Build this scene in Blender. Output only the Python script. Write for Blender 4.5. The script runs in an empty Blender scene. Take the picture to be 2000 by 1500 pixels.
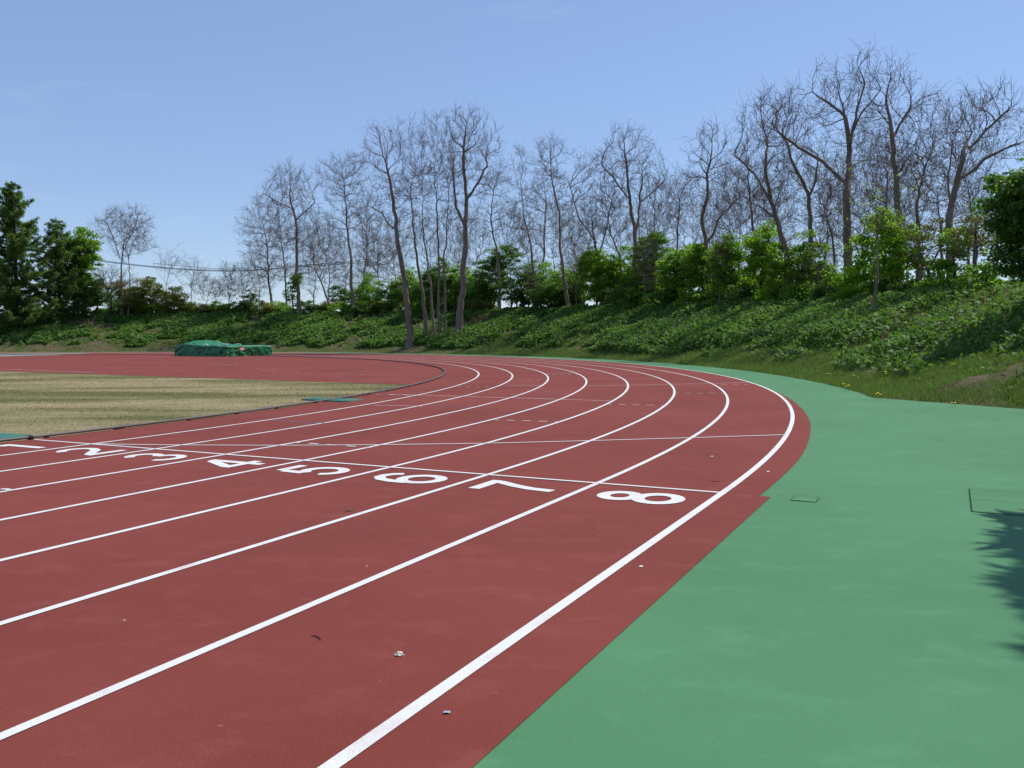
import bpy, math, random, time
import numpy as np
T0 = time.time()
rng = np.random.default_rng(11)
random.seed(5)
scene = bpy.context.scene
COL = scene.collection
R_ = math.radians

# ------------------------------------------------------------------ frame
# World: X to the side, Y ahead of the photographer, Z up, metres. Track frame: u = outwards from the inner kerb
# along the finish line, v = along the home straight into the bend, bend centre at u = -RB.
H_CAM, PITCH, ROLL, YAW, U0, V0, FPX, RB = 1.45824, .05633, -.00438, -.46616, 11.60088, -7.93402, 1704.29, 41.0093
LANE = 1.22
CY, SY = math.cos(YAW), math.sin(YAW)
EU = np.array([CY, SY]); EV = np.array([-SY, CY])

def tw(u, v):                                   # track -> world (arrays fine)
    du = np.asarray(u, float) - U0; dv = np.asarray(v, float) - V0
    return du * EU[0] + dv * EV[0], du * EU[1] + dv * EV[1]

def wt(x, y):                                   # world -> track
    return x * EU[0] + y * EU[1] + U0, x * EV[0] + y * EV[1] + V0

def off_ang(x, y):                              # offset from inner kerb and angle round the bend
    u, v = wt(x, y)
    r = np.hypot(u + RB, v)
    a = np.degrees(np.arctan2(v, u + RB))
    return np.where(v > 0, r - RB, u), np.where(v > 0, a, 0.0)

def pol(off, ang):                              # bend coordinates -> world
    a = np.radians(ang)
    return tw(-RB + (RB + np.asarray(off)) * np.cos(a), (RB + np.asarray(off)) * np.sin(a))

CP, SP = math.cos(PITCH), math.sin(PITCH)
FW = np.array([0, CP, -SP]); RT0 = np.array([1.0, 0, 0]); UP0 = np.array([0, SP, CP])
cr, sr = math.cos(ROLL), math.sin(ROLL)
RT = cr * RT0 + sr * UP0; UP = -sr * RT0 + cr * UP0
EYE = np.array([0, 0, H_CAM])

def ray(px, py):
    return FW + RT * (px - 1000) / FPX - UP * (py - 750) / FPX

def gp(px, py):                                 # surveyed ground point
    d = ray(px, py); t = -H_CAM / d[2]
    return (EYE + d * t)[:2]

def at(px, py, depth):                          # surveyed point at a known distance ahead
    d = ray(px, py)
    return EYE + d * (depth / d[1])

# ------------------------------------------------------------------ terrain
_po = [-500, 11.7, 12.5, 14.0, 16.0, 19.3, 21.0, 31, 45, 75, 400, 6000]
_pz = [0, 0, .10, .62, 1.55, 2.95, 3.25, 3.3, 1.2, -4.5, -8, -40]
_ha = [0, 12, 25, 45, 60, 85, 105, 118, 126, 140, 180]
_hz = [.68, .70, .78, .87, .93, .95, 1.08, 1.14, 1.0, .9, .9]

def vnoise(x, y, s, seed=0):                    # smooth value noise
    x = np.asarray(x, float) / s + 1000; y = np.asarray(y, float) / s + 1000
    xi, yi = np.floor(x).astype(np.int64), np.floor(y).astype(np.int64)
    fx, fy = x - xi, y - yi
    fx = fx * fx * (3 - 2 * fx); fy = fy * fy * (3 - 2 * fy)
    def h(a, b):
        n = (a * 374761393 + b * 668265263 + seed * 974711) & 0x7fffffff
        n = ((n ^ (n >> 13)) * 1274126177) & 0x7fffffff
        return ((n ^ (n >> 16)) & 0xffff) / 65535.0
    return (h(xi, yi) * (1 - fx) + h(xi + 1, yi) * fx) * (1 - fy) + (h(xi, yi + 1) * (1 - fx) + h(xi + 1, yi + 1) * fx) * fy

def edge_dist(u, v, off):                       # how far beyond the edge of the green surround
    # bend: edge at 11.8; near the straight the edge runs off along a line
    e1 = off - 11.78
    nx, ny = .585, .811                         # normal of the line through (10.21,13.21) heading (.811,-.585)
    e2 = (u - 10.21) * nx + (v - 13.21) * ny
    return np.minimum(e1, e2 + np.where(v > 13.3, 50, 0))

def ground_z(x, y):
    u, v = wt(x, y)
    off, ang = off_ang(x, y)
    z = np.interp(off, _po, _pz) * np.where(off < 60, np.interp(ang, _ha, _hz), 1)
    e = edge_dist(u, v, off)
    z = np.where(e < 12, np.minimum(z, np.maximum(0, e - .12) * .34), z)
    k = np.clip((e - .6) / 2.5, 0, 1) * np.clip((400 - off) / 200, 0, 1)
    z = z + k * ((vnoise(x, y, 4.5, 3) - .5) * .34 + (vnoise(x, y, 1.6, 4) - .5) * .22)
    z = np.where(e <= .12, -.02, z)
    return z

def on_ray(px, off):                            # ground point seen in direction px standing at a given offset from the kerb
    d = ray(px, 640); d = d[:2] / d[1]
    ys = np.linspace(3, 400, 8000)
    o, _ = off_ang(d[0] * ys, ys)
    i = np.where((o[:-1] < off) & (o[1:] >= off))[0]
    y = ys[i[-1]] if len(i) else 60.0
    return d[0] * y, y

# ------------------------------------------------------------------ helpers
def link(name, me, mats, parent=None, **props):
    o = bpy.data.objects.new(name, me); COL.objects.link(o)
    for m in (mats if isinstance(mats, (list, tuple)) else [mats]):
        me.materials.append(m)
    if parent is not None: o.parent = parent
    for k, v in props.items(): o[k] = v
    return o

def build(name, V, faces, mat, parent=None, smooth=False, loc=None, **props):
    """V (n,3) array; faces = list of (m,k) index arrays"""
    V = np.asarray(V, np.float32)
    if loc is not None: V = V - np.asarray(loc, np.float32)
    me = bpy.data.meshes.new(name)
    me.vertices.add(len(V)); me.vertices.foreach_set('co', V.ravel())
    fl = [np.asarray(f, np.int32) for f in faces if len(f)]
    tot = np.concatenate([np.full(len(f), f.shape[1], np.int32) for f in fl])
    idx = np.concatenate([f.ravel() for f in fl])
    st = np.concatenate([[0], np.cumsum(tot)[:-1]]).astype(np.int32)
    me.loops.add(len(idx)); me.loops.foreach_set('vertex_index', idx)
    me.polygons.add(len(tot)); me.polygons.foreach_set('loop_start', st)
    if smooth: me.polygons.foreach_set('use_smooth', np.ones(len(tot), bool))
    me.update(calc_edges=True); me.validate()
    o = link(name, me, mat, parent, **props)
    if loc is not None and parent is None: o.location = loc
    return o

def empty(name, loc, label, cat, group=None):
    o = bpy.data.objects.new(name, None); COL.objects.link(o)
    o.location = loc; o.empty_display_size = .3
    o['label'] = label; o['category'] = cat
    if group: o['group'] = group
    return o

def ribbon(pts, width, z, zs=None):             # flat painted band along a world polyline
    P = np.asarray(pts, float)
    T = np.gradient(P, axis=0); T /= np.linalg.norm(T, axis=1)[:, None] + 1e-9
    N = np.stack([-T[:, 1], T[:, 0]], 1) * width / 2
    n = len(P)
    V = np.zeros((2 * n, 3)); V[:n, :2] = P + N; V[n:, :2] = P - N; V[:, 2] = z
    i = np.arange(n - 1)
    return V, np.stack([i, i + n, i + n + 1, i + 1], 1)[:, ::-1] * 1

def join(parts):
    Vs, Fs, o = [], [], 0
    for V, F in parts:
        Vs.append(V); Fs.append(np.asarray(F) + o); o += len(V)
    by = {}
    for F in Fs: by.setdefault(F.shape[1], []).append(F)
    return np.concatenate(Vs), [np.concatenate(f) for f in by.values()]

def tube(P, r, k=6, cap=True):
    P = np.asarray(P, float); r = np.broadcast_to(np.asarray(r, float), len(P))
    T = np.gradient(P, axis=0); T /= np.linalg.norm(T, axis=1)[:, None] + 1e-9
    ref = np.where(np.abs(T[:, 2:3]) > .85, [[1., 0, 0]], [[0, 0, 1.]])
    if len(P) > 1: ref = np.broadcast_to([1., 0.13, 0] if np.abs(T[:, 2]).mean() > .6 else [0, 0, 1.], T.shape)
    A = np.cross(T, ref); A /= np.linalg.norm(A, axis=1)[:, None] + 1e-9
    B = np.cross(T, A)
    a = np.arange(k) * 2 * np.pi / k
    V = P[:, None] + r[:, None, None] * (np.cos(a)[None, :, None] * A[:, None] + np.sin(a)[None, :, None] * B[:, None])
    V = V.reshape(-1, 3); n = len(P)
    i, j = np.meshgrid(np.arange(n - 1), np.arange(k), indexing='ij'); i = i.ravel(); j = j.ravel()
    F = np.stack([i * k + j, i * k + (j + 1) % k, (i + 1) * k + (j + 1) % k, (i + 1) * k + j], 1)
    return V, F

def prisms(A, B, ra, rb):                       # many 3-sided twigs at once
    A = np.asarray(A, float); B = np.asarray(B, float); n = len(A)
    T = B - A; T /= np.linalg.norm(T, axis=1)[:, None] + 1e-9
    ref = rng.normal(size=(n, 3)); X = np.cross(T, ref); X /= np.linalg.norm(X, axis=1)[:, None] + 1e-9
    Y = np.cross(T, X)
    a = np.arange(3) * 2 * np.pi / 3
    O = np.cos(a)[None, :, None] * X[:, None] + np.sin(a)[None, :, None] * Y[:, None]
    V = np.concatenate([A[:, None] + O * np.reshape(ra, (-1, 1, 1)), B[:, None] + O * np.reshape(rb, (-1, 1, 1))], 1).reshape(-1, 3)
    b = np.arange(n)[:, None] * 6
    F = np.concatenate([b + np.array([[j, (j + 1) % 3, 3 + (j + 1) % 3, 3 + j]]) for j in range(3)])
    return V, F

def leaves(P, N, size, asp=.6, bend=.15):       # kite-shaped leaf blades: centre P, normal N
    n = len(P); size = np.broadcast_to(size, n)
    N = N / (np.linalg.norm(N, axis=1)[:, None] + 1e-9)
    X = np.cross(N, rng.normal(size=(n, 3))); X /= np.linalg.norm(X, axis=1)[:, None] + 1e-9
    Y = np.cross(N, X)
    s = size[:, None]
    V = np.stack([P - X * s * .5, P + Y * s * asp * .5 - X * s * .05 - N * s * bend, P + X * s * .5 - N * s * bend, P - Y * s * asp * .5 - X * s * .05 - N * s * bend], 1).reshape(-1, 3)
    return V, np.arange(4 * n).reshape(-1, 4)

# ------------------------------------------------------------------ materials
def mat(name):
    m = bpy.data.materials.new(name); m.use_nodes = True
    nt = m.node_tree; nt.nodes.clear()
    out = nt.nodes.new('ShaderNodeOutputMaterial')
    return m, nt, out

class NB:
    def __init__(s, nt): s.nt = nt
    def n(s, t, **kw):
        x = s.nt.nodes.new(t)
        for k, v in kw.items():
            if k.startswith('i_'):
                x.inputs[k[2:].replace('_', ' ')].default_value = v
            else: setattr(x, k, v)
        return x
    def l(s, a, b): s.nt.links.new(a, b)
    def pos(s):
        return s.n('ShaderNodeTexCoord').outputs['Object']
    def noise(s, scale, detail=3, rough=.55, vec=None, stretch=None, dist=0):
        x = s.n('ShaderNodeTexNoise'); x.inputs['Scale'].default_value = scale
        x.inputs['Detail'].default_value = detail; x.inputs['Roughness'].default_value = rough; x.inputs['Distortion'].default_value = dist
        v = vec or s.pos()
        if stretch:
            mp = s.n('ShaderNodeMapping'); mp.inputs['Scale'].default_value = stretch[:3]
            if len(stretch) > 3: mp.inputs['Rotation'].default_value = (0, 0, stretch[3])
            s.l(v, mp.inputs['Vector']); v = mp.outputs['Vector']
        s.l(v, x.inputs['Vector']); return x.outputs['Fac']
    def ramp(s, fac, stops):
        x = s.n('ShaderNodeValToRGB'); e = x.color_ramp.elements
        while len(e) < len(stops): e.new(.5)
        for el, (p, c) in zip(e, stops):
            el.position = p; el.color = (c, c, c, 1) if isinstance(c, (int, float)) else (*c, 1)
        s.l(fac, x.inputs['Fac']); return x.outputs['Color']
    def mix(s, fac, a, b, mode='MIX'):
        x = s.n('ShaderNodeMix', data_type='RGBA', blend_type=mode)
        for sock, v in ((0, fac), (6, a), (7, b)):
            if isinstance(v, (int, float)): x.inputs[sock].default_value = v
            elif isinstance(v, tuple): x.inputs[sock].default_value = (*v, 1)
            else: s.l(v, x.inputs[sock])
        return x.outputs[2]
    def bump(s, h, strength, dist):
        x = s.n('ShaderNodeBump'); x.inputs['Strength'].default_value = strength; x.inputs['Distance'].default_value = dist
        s.l(h, x.inputs['Height']); return x.outputs['Normal']
    def bsdf(s, col, rough=.8, spec=.3, normal=None, out=None, metal=0):
        p = s.n('ShaderNodeBsdfPrincipled')
        if isinstance(col, tuple): p.inputs['Base Color'].default_value = (*col, 1)
        else: s.l(col, p.inputs['Base Color'])
        p.inputs['Roughness'].default_value = rough; p.inputs['Specular IOR Level'].default_value = spec; p.inputs['Metallic'].default_value = metal
        if normal is not None: s.l(normal, p.inputs['Normal'])
        if out is not None: s.l(p.outputs[0], out.inputs['Surface'])
        return p

def track_mat(name, base, light, dark, grain=1.0, rough=.8, spec=.35, dust=.02, stain=(.30, .16, .13)):
    m, nt, out = mat(name); b = NB(nt)
    g = b.noise(150 / grain, 2, .6)
    big = b.noise(.35, 4, .55)
    mid = b.noise(2.2, 5, .65, stretch=(1, 1.5, 1, R_(25)))
    c = b.mix(b.ramp(g, [(.34, 0.), (.66, 1.)]), dark, light)
    c = b.mix(.5, base, c)
    c = b.mix(b.ramp(big, [(.3, 0.), (.72, .75)]), c, tuple(x * 1.14 for x in light))
    c = b.mix(b.ramp(mid, [(.52, 0.), (.8, .42)]), c, tuple(min(1, x * 1.35 + .02) for x in light))
    # scattered pale scuffs and dust specks
    sc = b.noise(5, 4, .75, stretch=(1, 1.7, 1, R_(40)))
    c = b.mix(b.ramp(sc, [(.695, 0.), (.74, .5)]), c, stain)
    dk = b.noise(3.1, 6, .75)
    c = b.mix(b.ramp(dk, [(.24, .35), (.36, 0.)]), c, tuple(x * .55 for x in dark))
    fl = b.n('ShaderNodeTexVoronoi', i_Scale=1.7); b.l(b.pos(), fl.inputs['Vector'])           # pale grit flecks
    c = b.mix(b.ramp(fl.outputs['Distance'], [(.010, .8), (.016, 0.)]), c, (.5, .47, .42))
    fd = b.n('ShaderNodeTexVoronoi', i_Scale=1.1); b.l(b.pos(), fd.inputs['Vector'])           # dark crumbs
    c = b.mix(b.ramp(fd.outputs['Distance'], [(.006, .7), (.012, 0.)]), c, (.03, .02, .015))
    v = b.n('ShaderNodeTexVoronoi', i_Scale=210 / grain); b.l(b.pos(), v.inputs['Vector'])
    nrm = b.bump(b.mix(.5, g, v.outputs['Distance']), .55, .006)
    p = b.bsdf(c, rough, spec, nrm, out)
    p.inputs['Sheen Weight'].default_value = dust; p.inputs['Sheen Roughness'].default_value = .45; p.inputs['Sheen Tint'].default_value = (1, .93, .72, 1)      # dust on the rubber grain
    return m

M = {}
M['red'] = track_mat('red_tartan', (.166, .034, .025), (.196, .045, .034), (.112, .020, .015), rough=.9, spec=.15)
M['green'] = track_mat('green_tartan', (.056, .182, .078), (.073, .208, .096), (.039, .144, .058), rough=.9, spec=.14, dust=.11, stain=(.19, .25, .135))
M['grey_green'] = track_mat('grey_green_tartan', (.15, .20, .16), (.18, .23, .19), (.12, .16, .13))

def paint(name, col, wear=.5, thr=.68):
    m, nt, out = mat(name); b = NB(nt)
    g = b.noise(140, 2, .6); w = b.noise(3.2, 4, .6)
    c = b.mix(b.ramp(g, [(.36, .7), (.52, 0.)]), col, tuple(x * .62 for x in col))
    c = b.mix(b.ramp(w, [(thr - .1, 0.), (thr + .1, wear)]), c, (.42, .25, .23))
    nrm = b.bump(g, .4, .004)
    b.bsdf(c, .65, .4, nrm, out); return m
M['white'] = paint('white_line_paint', (.68, .68, .655), .4, .64)
M['pale'] = paint('faded_line_paint', (.58, .40, .38), .7, .55)
M['tan'] = paint('worn_white_paint', (.72, .66, .62), .6, .56)
M['blue'] = paint('blue_line_paint', (.13, .14, .33), .5, .6)
M['orange'] = paint('yellow_line_paint', (.62, .40, .22), .5, .6)

def simple(name, col, rough=.7, spec=.3, var=.25, scale=8, metal=0, bump=0):
    m, nt, out = mat(name); b = NB(nt)
    g = b.noise(scale, 4, .6)
    c = b.mix(b.ramp(g, [(.3, 0.), (.7, 1.)]), tuple(x * (1 - var) for x in col), tuple(min(1, x * (1 + var)) for x in col))
    b.bsdf(c, rough, spec, b.bump(g, bump, .01) if bump else None, out, metal); return m
M['rail'] = simple('weathered_rail', (.115, .094, .086), .5, .35, .25, 6)
M['rail_dark'] = simple('rail_foot_rubber', (.02, .02, .02), .8, .2)
M['slot'] = simple('dark_gap', (.022, .038, .030), .9, .1)
M['rust'] = simple('rusty_edge', (.14, .06, .035), .8, .2, .4, 30)
M['tarp'] = simple('green_tarpaulin', (.013, .165, .060), .45, .45, .12, 1.5)
M['badge'] = simple('orange_red_badge', (.62, .12, .07), .6, .3, .1)
M['badge_text'] = simple('white_print', (.8, .78, .76), .6, .3, .05)
M['paper'] = simple('crumpled_paper', (.72, .68, .55), .8, .2, .15, 40)
M['tag'] = simple('grey_blue_foil', (.36, .40, .48), .35, .5, .15, 60)
M['cable'] = simple('black_cable', (.03, .032, .04), .6, .3)
M['yellow'] = simple('dandelion_yellow', (.80, .58, .02), .7, .2, .1)
M['stem'] = simple('flower_stem', (.10, .17, .05), .7, .2)

def bark(name, col, var=.45):
    m, nt, out = mat(name); b = NB(nt)
    g = b.noise(5, 6, .7, stretch=(5, 5, .8)); h = b.noise(1.2, 3, .6)
    c = b.mix(b.ramp(g, [(.3, 0.), (.7, 1.)]), tuple(x * (1 - var) for x in col), tuple(x * (1 + var) for x in col))
    c = b.mix(b.ramp(h, [(.5, 0.), (.75, .4)]), c, tuple(x * 1.5 for x in col))
    b.bsdf(c, .9, .15, b.bump(g, .8, .03), out); return m
M['bark'] = bark('grey_brown_bark', (.195, .155, .122))
M['bark_dark'] = bark('dark_bark', (.05, .042, .036))
M['twig'] = bark('twig_bark', (.155, .114, .088), .3)

def leafmat(name, cols, trans=.45, rough=.5, spec=.35, tcol=1.25):
    m, nt, out = mat(name); b = NB(nt)
    geo = b.n('ShaderNodeNewGeometry')
    n = len(cols)
    c = b.ramp(geo.outputs['Random Per Island'], [(i / max(1, n - 1), x) for i, x in enumerate(cols)])
    h = b.noise(.9, 3, .6)
    c = b.mix(b.ramp(h, [(.35, 0.), (.7, .45)]), c, tuple(x * 1.35 for x in cols[n // 2]))
    p = b.bsdf(c, rough, spec)
    t = b.n('ShaderNodeBsdfTranslucent')
    tcol = {'dark_green_leaf': 1.7, 'mid_green_leaf': 1.8, 'fresh_lime_leaf': 1.7, 'larch_needle': 1.7, 'grass_blade': 1.45}.get(name, tcol)
    tc = b.mix(1.0, c, (tcol * 1.0, tcol * 1.12, tcol * .55), 'MULTIPLY')
    b.l(tc, t.inputs['Color'])
    mx = b.n('ShaderNodeMixShader'); mx.inputs[0].default_value = trans
    b.l(p.outputs[0], mx.inputs[1]); b.l(t.outputs[0], mx.inputs[2]); b.l(mx.outputs[0], out.inputs['Surface'])
    return m
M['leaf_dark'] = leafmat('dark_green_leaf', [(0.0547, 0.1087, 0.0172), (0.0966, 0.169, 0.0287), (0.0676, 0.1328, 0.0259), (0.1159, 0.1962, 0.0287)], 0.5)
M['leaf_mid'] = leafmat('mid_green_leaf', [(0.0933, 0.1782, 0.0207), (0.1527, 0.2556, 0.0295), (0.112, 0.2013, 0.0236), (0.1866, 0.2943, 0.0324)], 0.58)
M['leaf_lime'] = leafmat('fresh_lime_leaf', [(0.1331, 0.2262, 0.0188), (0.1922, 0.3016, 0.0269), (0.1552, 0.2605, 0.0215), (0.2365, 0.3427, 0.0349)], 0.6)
M['leaf_olive'] = leafmat('olive_bud_leaf', [(.115, .13, .026), (.165, .17, .034), (.14, .148, .03), (.19, .18, .042)], .5)
M['leaf_brown'] = leafmat('brown_bud_leaf', [(.12, .085, .05), (.15, .11, .06), (.10, .075, .045), (.16, .13, .07)], .3)
M['needle'] = leafmat('larch_needle', [(0.0538, 0.1017, 0.0269), (0.0867, 0.1465, 0.0359), (0.1121, 0.1764, 0.0419), (0.0718, 0.1166, 0.0359)], 0.45)
M['bank_leaf'] = leafmat('bank_plant_leaf', [(0.07, 0.1471, 0.0308), (0.1232, 0.2171, 0.0504), (0.0952, 0.182, 0.0392), (0.1749, 0.28, 0.0812)], .36, .62, .2)
M['blade'] = leafmat('grass_blade', [(0.0717, 0.1268, 0.0285), (0.1077, 0.1667, 0.0404), (0.0902, 0.1483, 0.0309), (0.1537, 0.1882, 0.0654)], 0.42)
def turf_blade():
    m, nt, out = mat('dry_turf_blade'); b = NB(nt)
    geo = b.n('ShaderNodeNewGeometry')
    st = b.noise(.55, 4, .6, stretch=(.35, 1.5, 1)); mid = b.noise(5, 5, .7, stretch=(.7, 1.5, 1))
    dry = b.ramp(geo.outputs['Random Per Island'], [(0, (.33, .27, .145)), (.5, (.48, .40, .23)), (1, (.39, .33, .175))])
    gr = b.ramp(geo.outputs['Random Per Island'], [(0, (.13, .135, .045)), (.5, (.20, .19, .075)), (1, (.27, .245, .11))])
    lg = b.noise(.16, 2, .5, stretch=(.6, 1.3, 1))
    c = b.mix(b.ramp(b.mix(.5, b.mix(.35, st, mid), lg), [(.44, 0.), (.55, 1.)]), gr, dry)
    b.bsdf(c, .8, .15, None, out); return m
M['turf_blade'] = turf_blade()
M['dry_blade'] = leafmat('dry_grass_blade', [(.28, .225, .10), (.40, .32, .155), (.19, .185, .07), (.45, .36, .19)], .3)
M['reed'] = leafmat('dry_bamboo_grass', [(.20, .13, .075), (.28, .20, .12), (.15, .10, .06)], .3)

def bank_ground():
    m, nt, out = mat('bank_soil_and_grass'); b = NB(nt)
    n1 = b.noise(.55, 5, .62); n2 = b.noise(3.5, 5, .7); n3 = b.noise(26, 3, .7)
    soil = b.mix(n2, (.105, .072, .044), (.20, .15, .095))
    grass = b.mix(n3, (.045, .07, .016), (.105, .125, .035))
    c = b.mix(b.ramp(b.mix(.35, n1, n2), [(.46, 0.), (.56, 1.)]), grass, soil)
    b.bsdf(c, .95, .1, b.bump(b.mix(.5, n2, n3), 1.0, .08), out); return m
M['bank'] = bank_ground()

def infield():
    m, nt, out = mat('dry_turf'); b = NB(nt)
    st = b.noise(.55, 4, .6, stretch=(.35, 1.5, 1)); fine = b.noise(38, 3, .75); mid = b.noise(5, 5, .7, stretch=(.7, 1.5, 1))
    lg = b.noise(.16, 2, .5, stretch=(.6, 1.3, 1))
    c = b.mix(b.ramp(b.mix(.5, b.mix(.35, st, mid), lg), [(.44, 0.), (.55, 1.)]), (.13, .13, .048), (.36, .295, .165))
    c = b.mix(b.ramp(fine, [(.3, .45), (.7, 0.)]), c, (.07, .07, .025))
    b.bsdf(c, .95, .1, b.bump(b.mix(.5, fine, mid), 1.0, .03), out); return m
M['infield'] = infield()

# ------------------------------------------------------------------ setting
def ground():
    s = np.concatenate([[-3000, -800, -250, -100, -60], np.arange(-40, 0, 2.0)])
    angs = np.concatenate([np.arange(0, 8, .5), np.arange(8, 128, .3), np.arange(128, 181, 2.0)])
    offs = np.concatenate([[-RB, -30, -15, 0, 8, 10.5, 11.4], np.arange(11.6, 22, .25), np.arange(22, 46, 1.0), [50, 60, 75, 110, 200, 400, 1200, 6000]])
    P = []
    for q in s: P.append(np.stack(tw(offs, np.full_like(offs, q)), 1))
    for a in angs: P.append(np.stack(pol(offs, np.full_like(offs, a)), 1))
    for q in -s[::-1]:                                       # back straight
        P.append(np.stack(tw(-2 * RB - offs, np.full_like(offs, -q)), 1))
    P = np.array(P); m, n = P.shape[:2]
    X, Y = P[..., 0].ravel(), P[..., 1].ravel()
    V = np.stack([X, Y, ground_z(X, Y)], 1)
    i, j = np.meshgrid(np.arange(m - 1), np.arange(n - 1), indexing='ij'); i = i.ravel(); j = j.ravel()
    F = np.stack([i * n + j, i * n + j + 1, (i + 1) * n + j + 1, (i + 1) * n + j], 1)
    build('ground', V, [F], M['bank'], smooth=True, kind='structure')
ground()

def flat(name, poly, z, m, **k):                # n-gon sheet from a world outline
    V = np.zeros((len(poly), 3)); V[:, :2] = poly; V[:, 2] = z
    me = bpy.data.meshes.new(name); me.from_pydata(V.tolist(), [], [list(range(len(poly)))])
    me.update()
    if me.polygons[0].normal.z < 0: me.flip_normals()
    return link(name, me, m, **k)

# green surround: from the red edge out to the grass, open beyond the frame
def surround():
    A = np.concatenate([np.arange(15.2, 75, .12), np.arange(75, 181, 1.0)])
    wob = 11.78 + (vnoise(A, A * 0, 3, 8) - .5) * .08 + (vnoise(A, A * 0 + 9, .3, 9) - .5) * .07
    parts = []
    ins = np.stack(pol(np.full_like(A, 9.3), A), 1); outp = np.stack(pol(wob, A), 1)
    n = len(A); V = np.zeros((2 * n, 3)); V[:n, :2] = ins; V[n:, :2] = outp
    i = np.arange(n - 1); parts.append((V, np.stack([i, i + n, i + n + 1, i + 1], 1)))
    # the wide apron beside the straight, out to the slanting edge of the grass
    L, Rr = [], []
    for v in (-60, -30, -15, -8, -4, -2): L.append(tw(9.3, v)); Rr.append(tw(60, v))
    pn = 10.21 * .585 + 13.21 * .811
    for a in np.append(np.arange(0, 15.15, .1), 15.2):
        ca, sa = math.cos(R_(a)), math.sin(R_(a))
        ro = (pn + RB * .585) / (.585 * ca + .811 * sa) - RB
        ro += (vnoise(a, 3., .25, 12) - .5) * .08 * (a < 15.0)
        ro = max(ro, wob[0])
        L.append(pol(9.3, a)); Rr.append(pol(ro, a))
    m = len(L); V = np.zeros((2 * m, 3)); V[:m, :2] = np.array(L).reshape(m, 2); V[m:, :2] = np.array(Rr).reshape(m, 2)
    i = np.arange(m - 1); parts.append((V, np.stack([i, i + m, i + m + 1, i + 1], 1)))
    V, F = join(parts)
    build('green_surround', V, F, M['green'], kind='structure')
surround()

def red_track():
    vs = np.concatenate([[-80, -40, -20], np.arange(-12, -.1, 1.), [-.001]])
    A = np.concatenate([[.0], np.arange(.5, 181, .75)])
    ro = np.interp(A, [0, 3, 8, 12, 18, 26, 40, 180], [10.09, 10.12, 10.04, 9.94, 9.80, 9.72, 9.80, 9.85])
    ins = [tw(-.04, v) for v in vs] + [pol(-.04, a) for a in A]
    out = [tw(10.19, v) for v in vs] + [pol(r, a) for r, a in zip(ro, A)]
    n = len(ins); V = np.zeros((2 * n, 3)); V[:n, :2] = np.array(ins).reshape(n, 2); V[n:, :2] = np.array(out).reshape(n, 2); V[:, 2] = .004
    i = np.arange(n - 1)
    return build('running_track', V, [np.stack([i, i + n, i + n + 1, i + 1], 1)], M['red'], kind='structure')
track = red_track()

def dline(u): return 13.62 - .0855 * (u + 2.4)      # edge between the infield turf and the red jumping area
def jump_area():
    A = np.arange(19.6, 181, 1.5)
    P = [np.array(pol(-.10, a)) for a in A]
    P = [p for p in P if wt(*p)[1] > dline(wt(*p)[0]) + .02]
    u0 = -2.55
    P = [np.array(tw(u0, dline(u0)))] + P + [np.array(tw(-60, dline(-60)))]
    return flat('jumping_area', np.array(P), .002, M['red'], kind='structure')
jump = jump_area()

def infield_sheet():
    P = [tw(-.10, v) for v in (-60, -30, -10, 0)] + [pol(-.10, a) for a in np.arange(1, 19.6, 1.0)] + [tw(-2.55, dline(-2.55)), tw(-60, dline(-60)), tw(-60, -60)]
    return flat('infield_turf', np.array(P).reshape(-1, 2), -.002, M['infield'], kind='structure')
infield_sheet()
flat('green_runway', np.array([gp(-120, 692.6), gp(0, 691.2), gp(120, 690), gp(185, 689.5), gp(110, 693.6), gp(0, 696.3), gp(-120, 698)]), .006, M['grey_green'], kind='structure')

# lane lines
def lane_pts(u, v0=-60, a1=180):
    return [tw(u, v) for v in (v0, -30, -15, -8, -5, -3, -2, -1, -.4, 0)] + [pol(u, a) for a in np.arange(.5, a1, .5)]
for k in range(1, 9):
    V, F = ribbon(np.array(lane_pts(k * LANE)).reshape(-1, 2), .066 if k == 8 else .058, .008)
    build('lane_line', V, [F], M['white'], track)
V, F = ribbon([tw(.05, 0), tw(3, 0), tw(6, 0), tw(9.73, 0)], .052, .0096); build('finish_line', V, [F], M['white'], track)

def pxline(name, pts, w, m, parent, z=.0104, dash=None):
    G = np.array([gp(*p) for p in pts])
    if dash:
        a, b = G[0], G[-1]; n = dash; parts = []
        for i in range(n):
            t0 = max(0, (i - .25) / (n - 1)); t1 = min(1, (i + .25) / (n - 1))
            parts.append(ribbon([a + (b - a) * t0, a + (b - a) * t1], w, z))
        V, F = join(parts)
    else:
        d = np.concatenate([[0], np.cumsum(np.linalg.norm(np.diff(G, axis=0), axis=1))])
        t = np.linspace(0, d[-1], max(2, len(G) * 3))
        V, F = ribbon(np.stack([np.interp(t, d, G[:, 0]), np.interp(t, d, G[:, 1])], 1), w, z); F = [F]
    return build(name, V, F, m, parent)
pxline('stagger_line', [(188, 868.2), (276, 869.6), (368, 870.4), (480, 870.9), (576, 871), (724, 870), (800, 869), (949, 867), (1148, 862), (1355, 856), (1537, 850)], .045, M['white'], track)
pxline('stagger_line', [(761, 771), (834, 772.6), (920, 775.6), (1000, 777.8), (1092, 780.6), (1192, 783.6)], .042, M['tan'], track)
pxline('stagger_line', [(732, 792.4), (780, 793.2), (824, 794)], .042, M['tan'], track)
pxline('stagger_line', [(988, 753), (1058, 753.6)], .05, M['tan'], track)
pxline('stagger_line', [(1068, 730), (1118, 729)], .05, M['tan'], track)
pxline('stagger_line', [(1145, 753.6), (1226, 753), (1312, 751.4), (1390, 749.4), (1460, 747.6)], .042, M['tan'], track)
pxline('stagger_line', [(840, 793.4), (933, 794.8)], .03, M['blue'], track)
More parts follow.
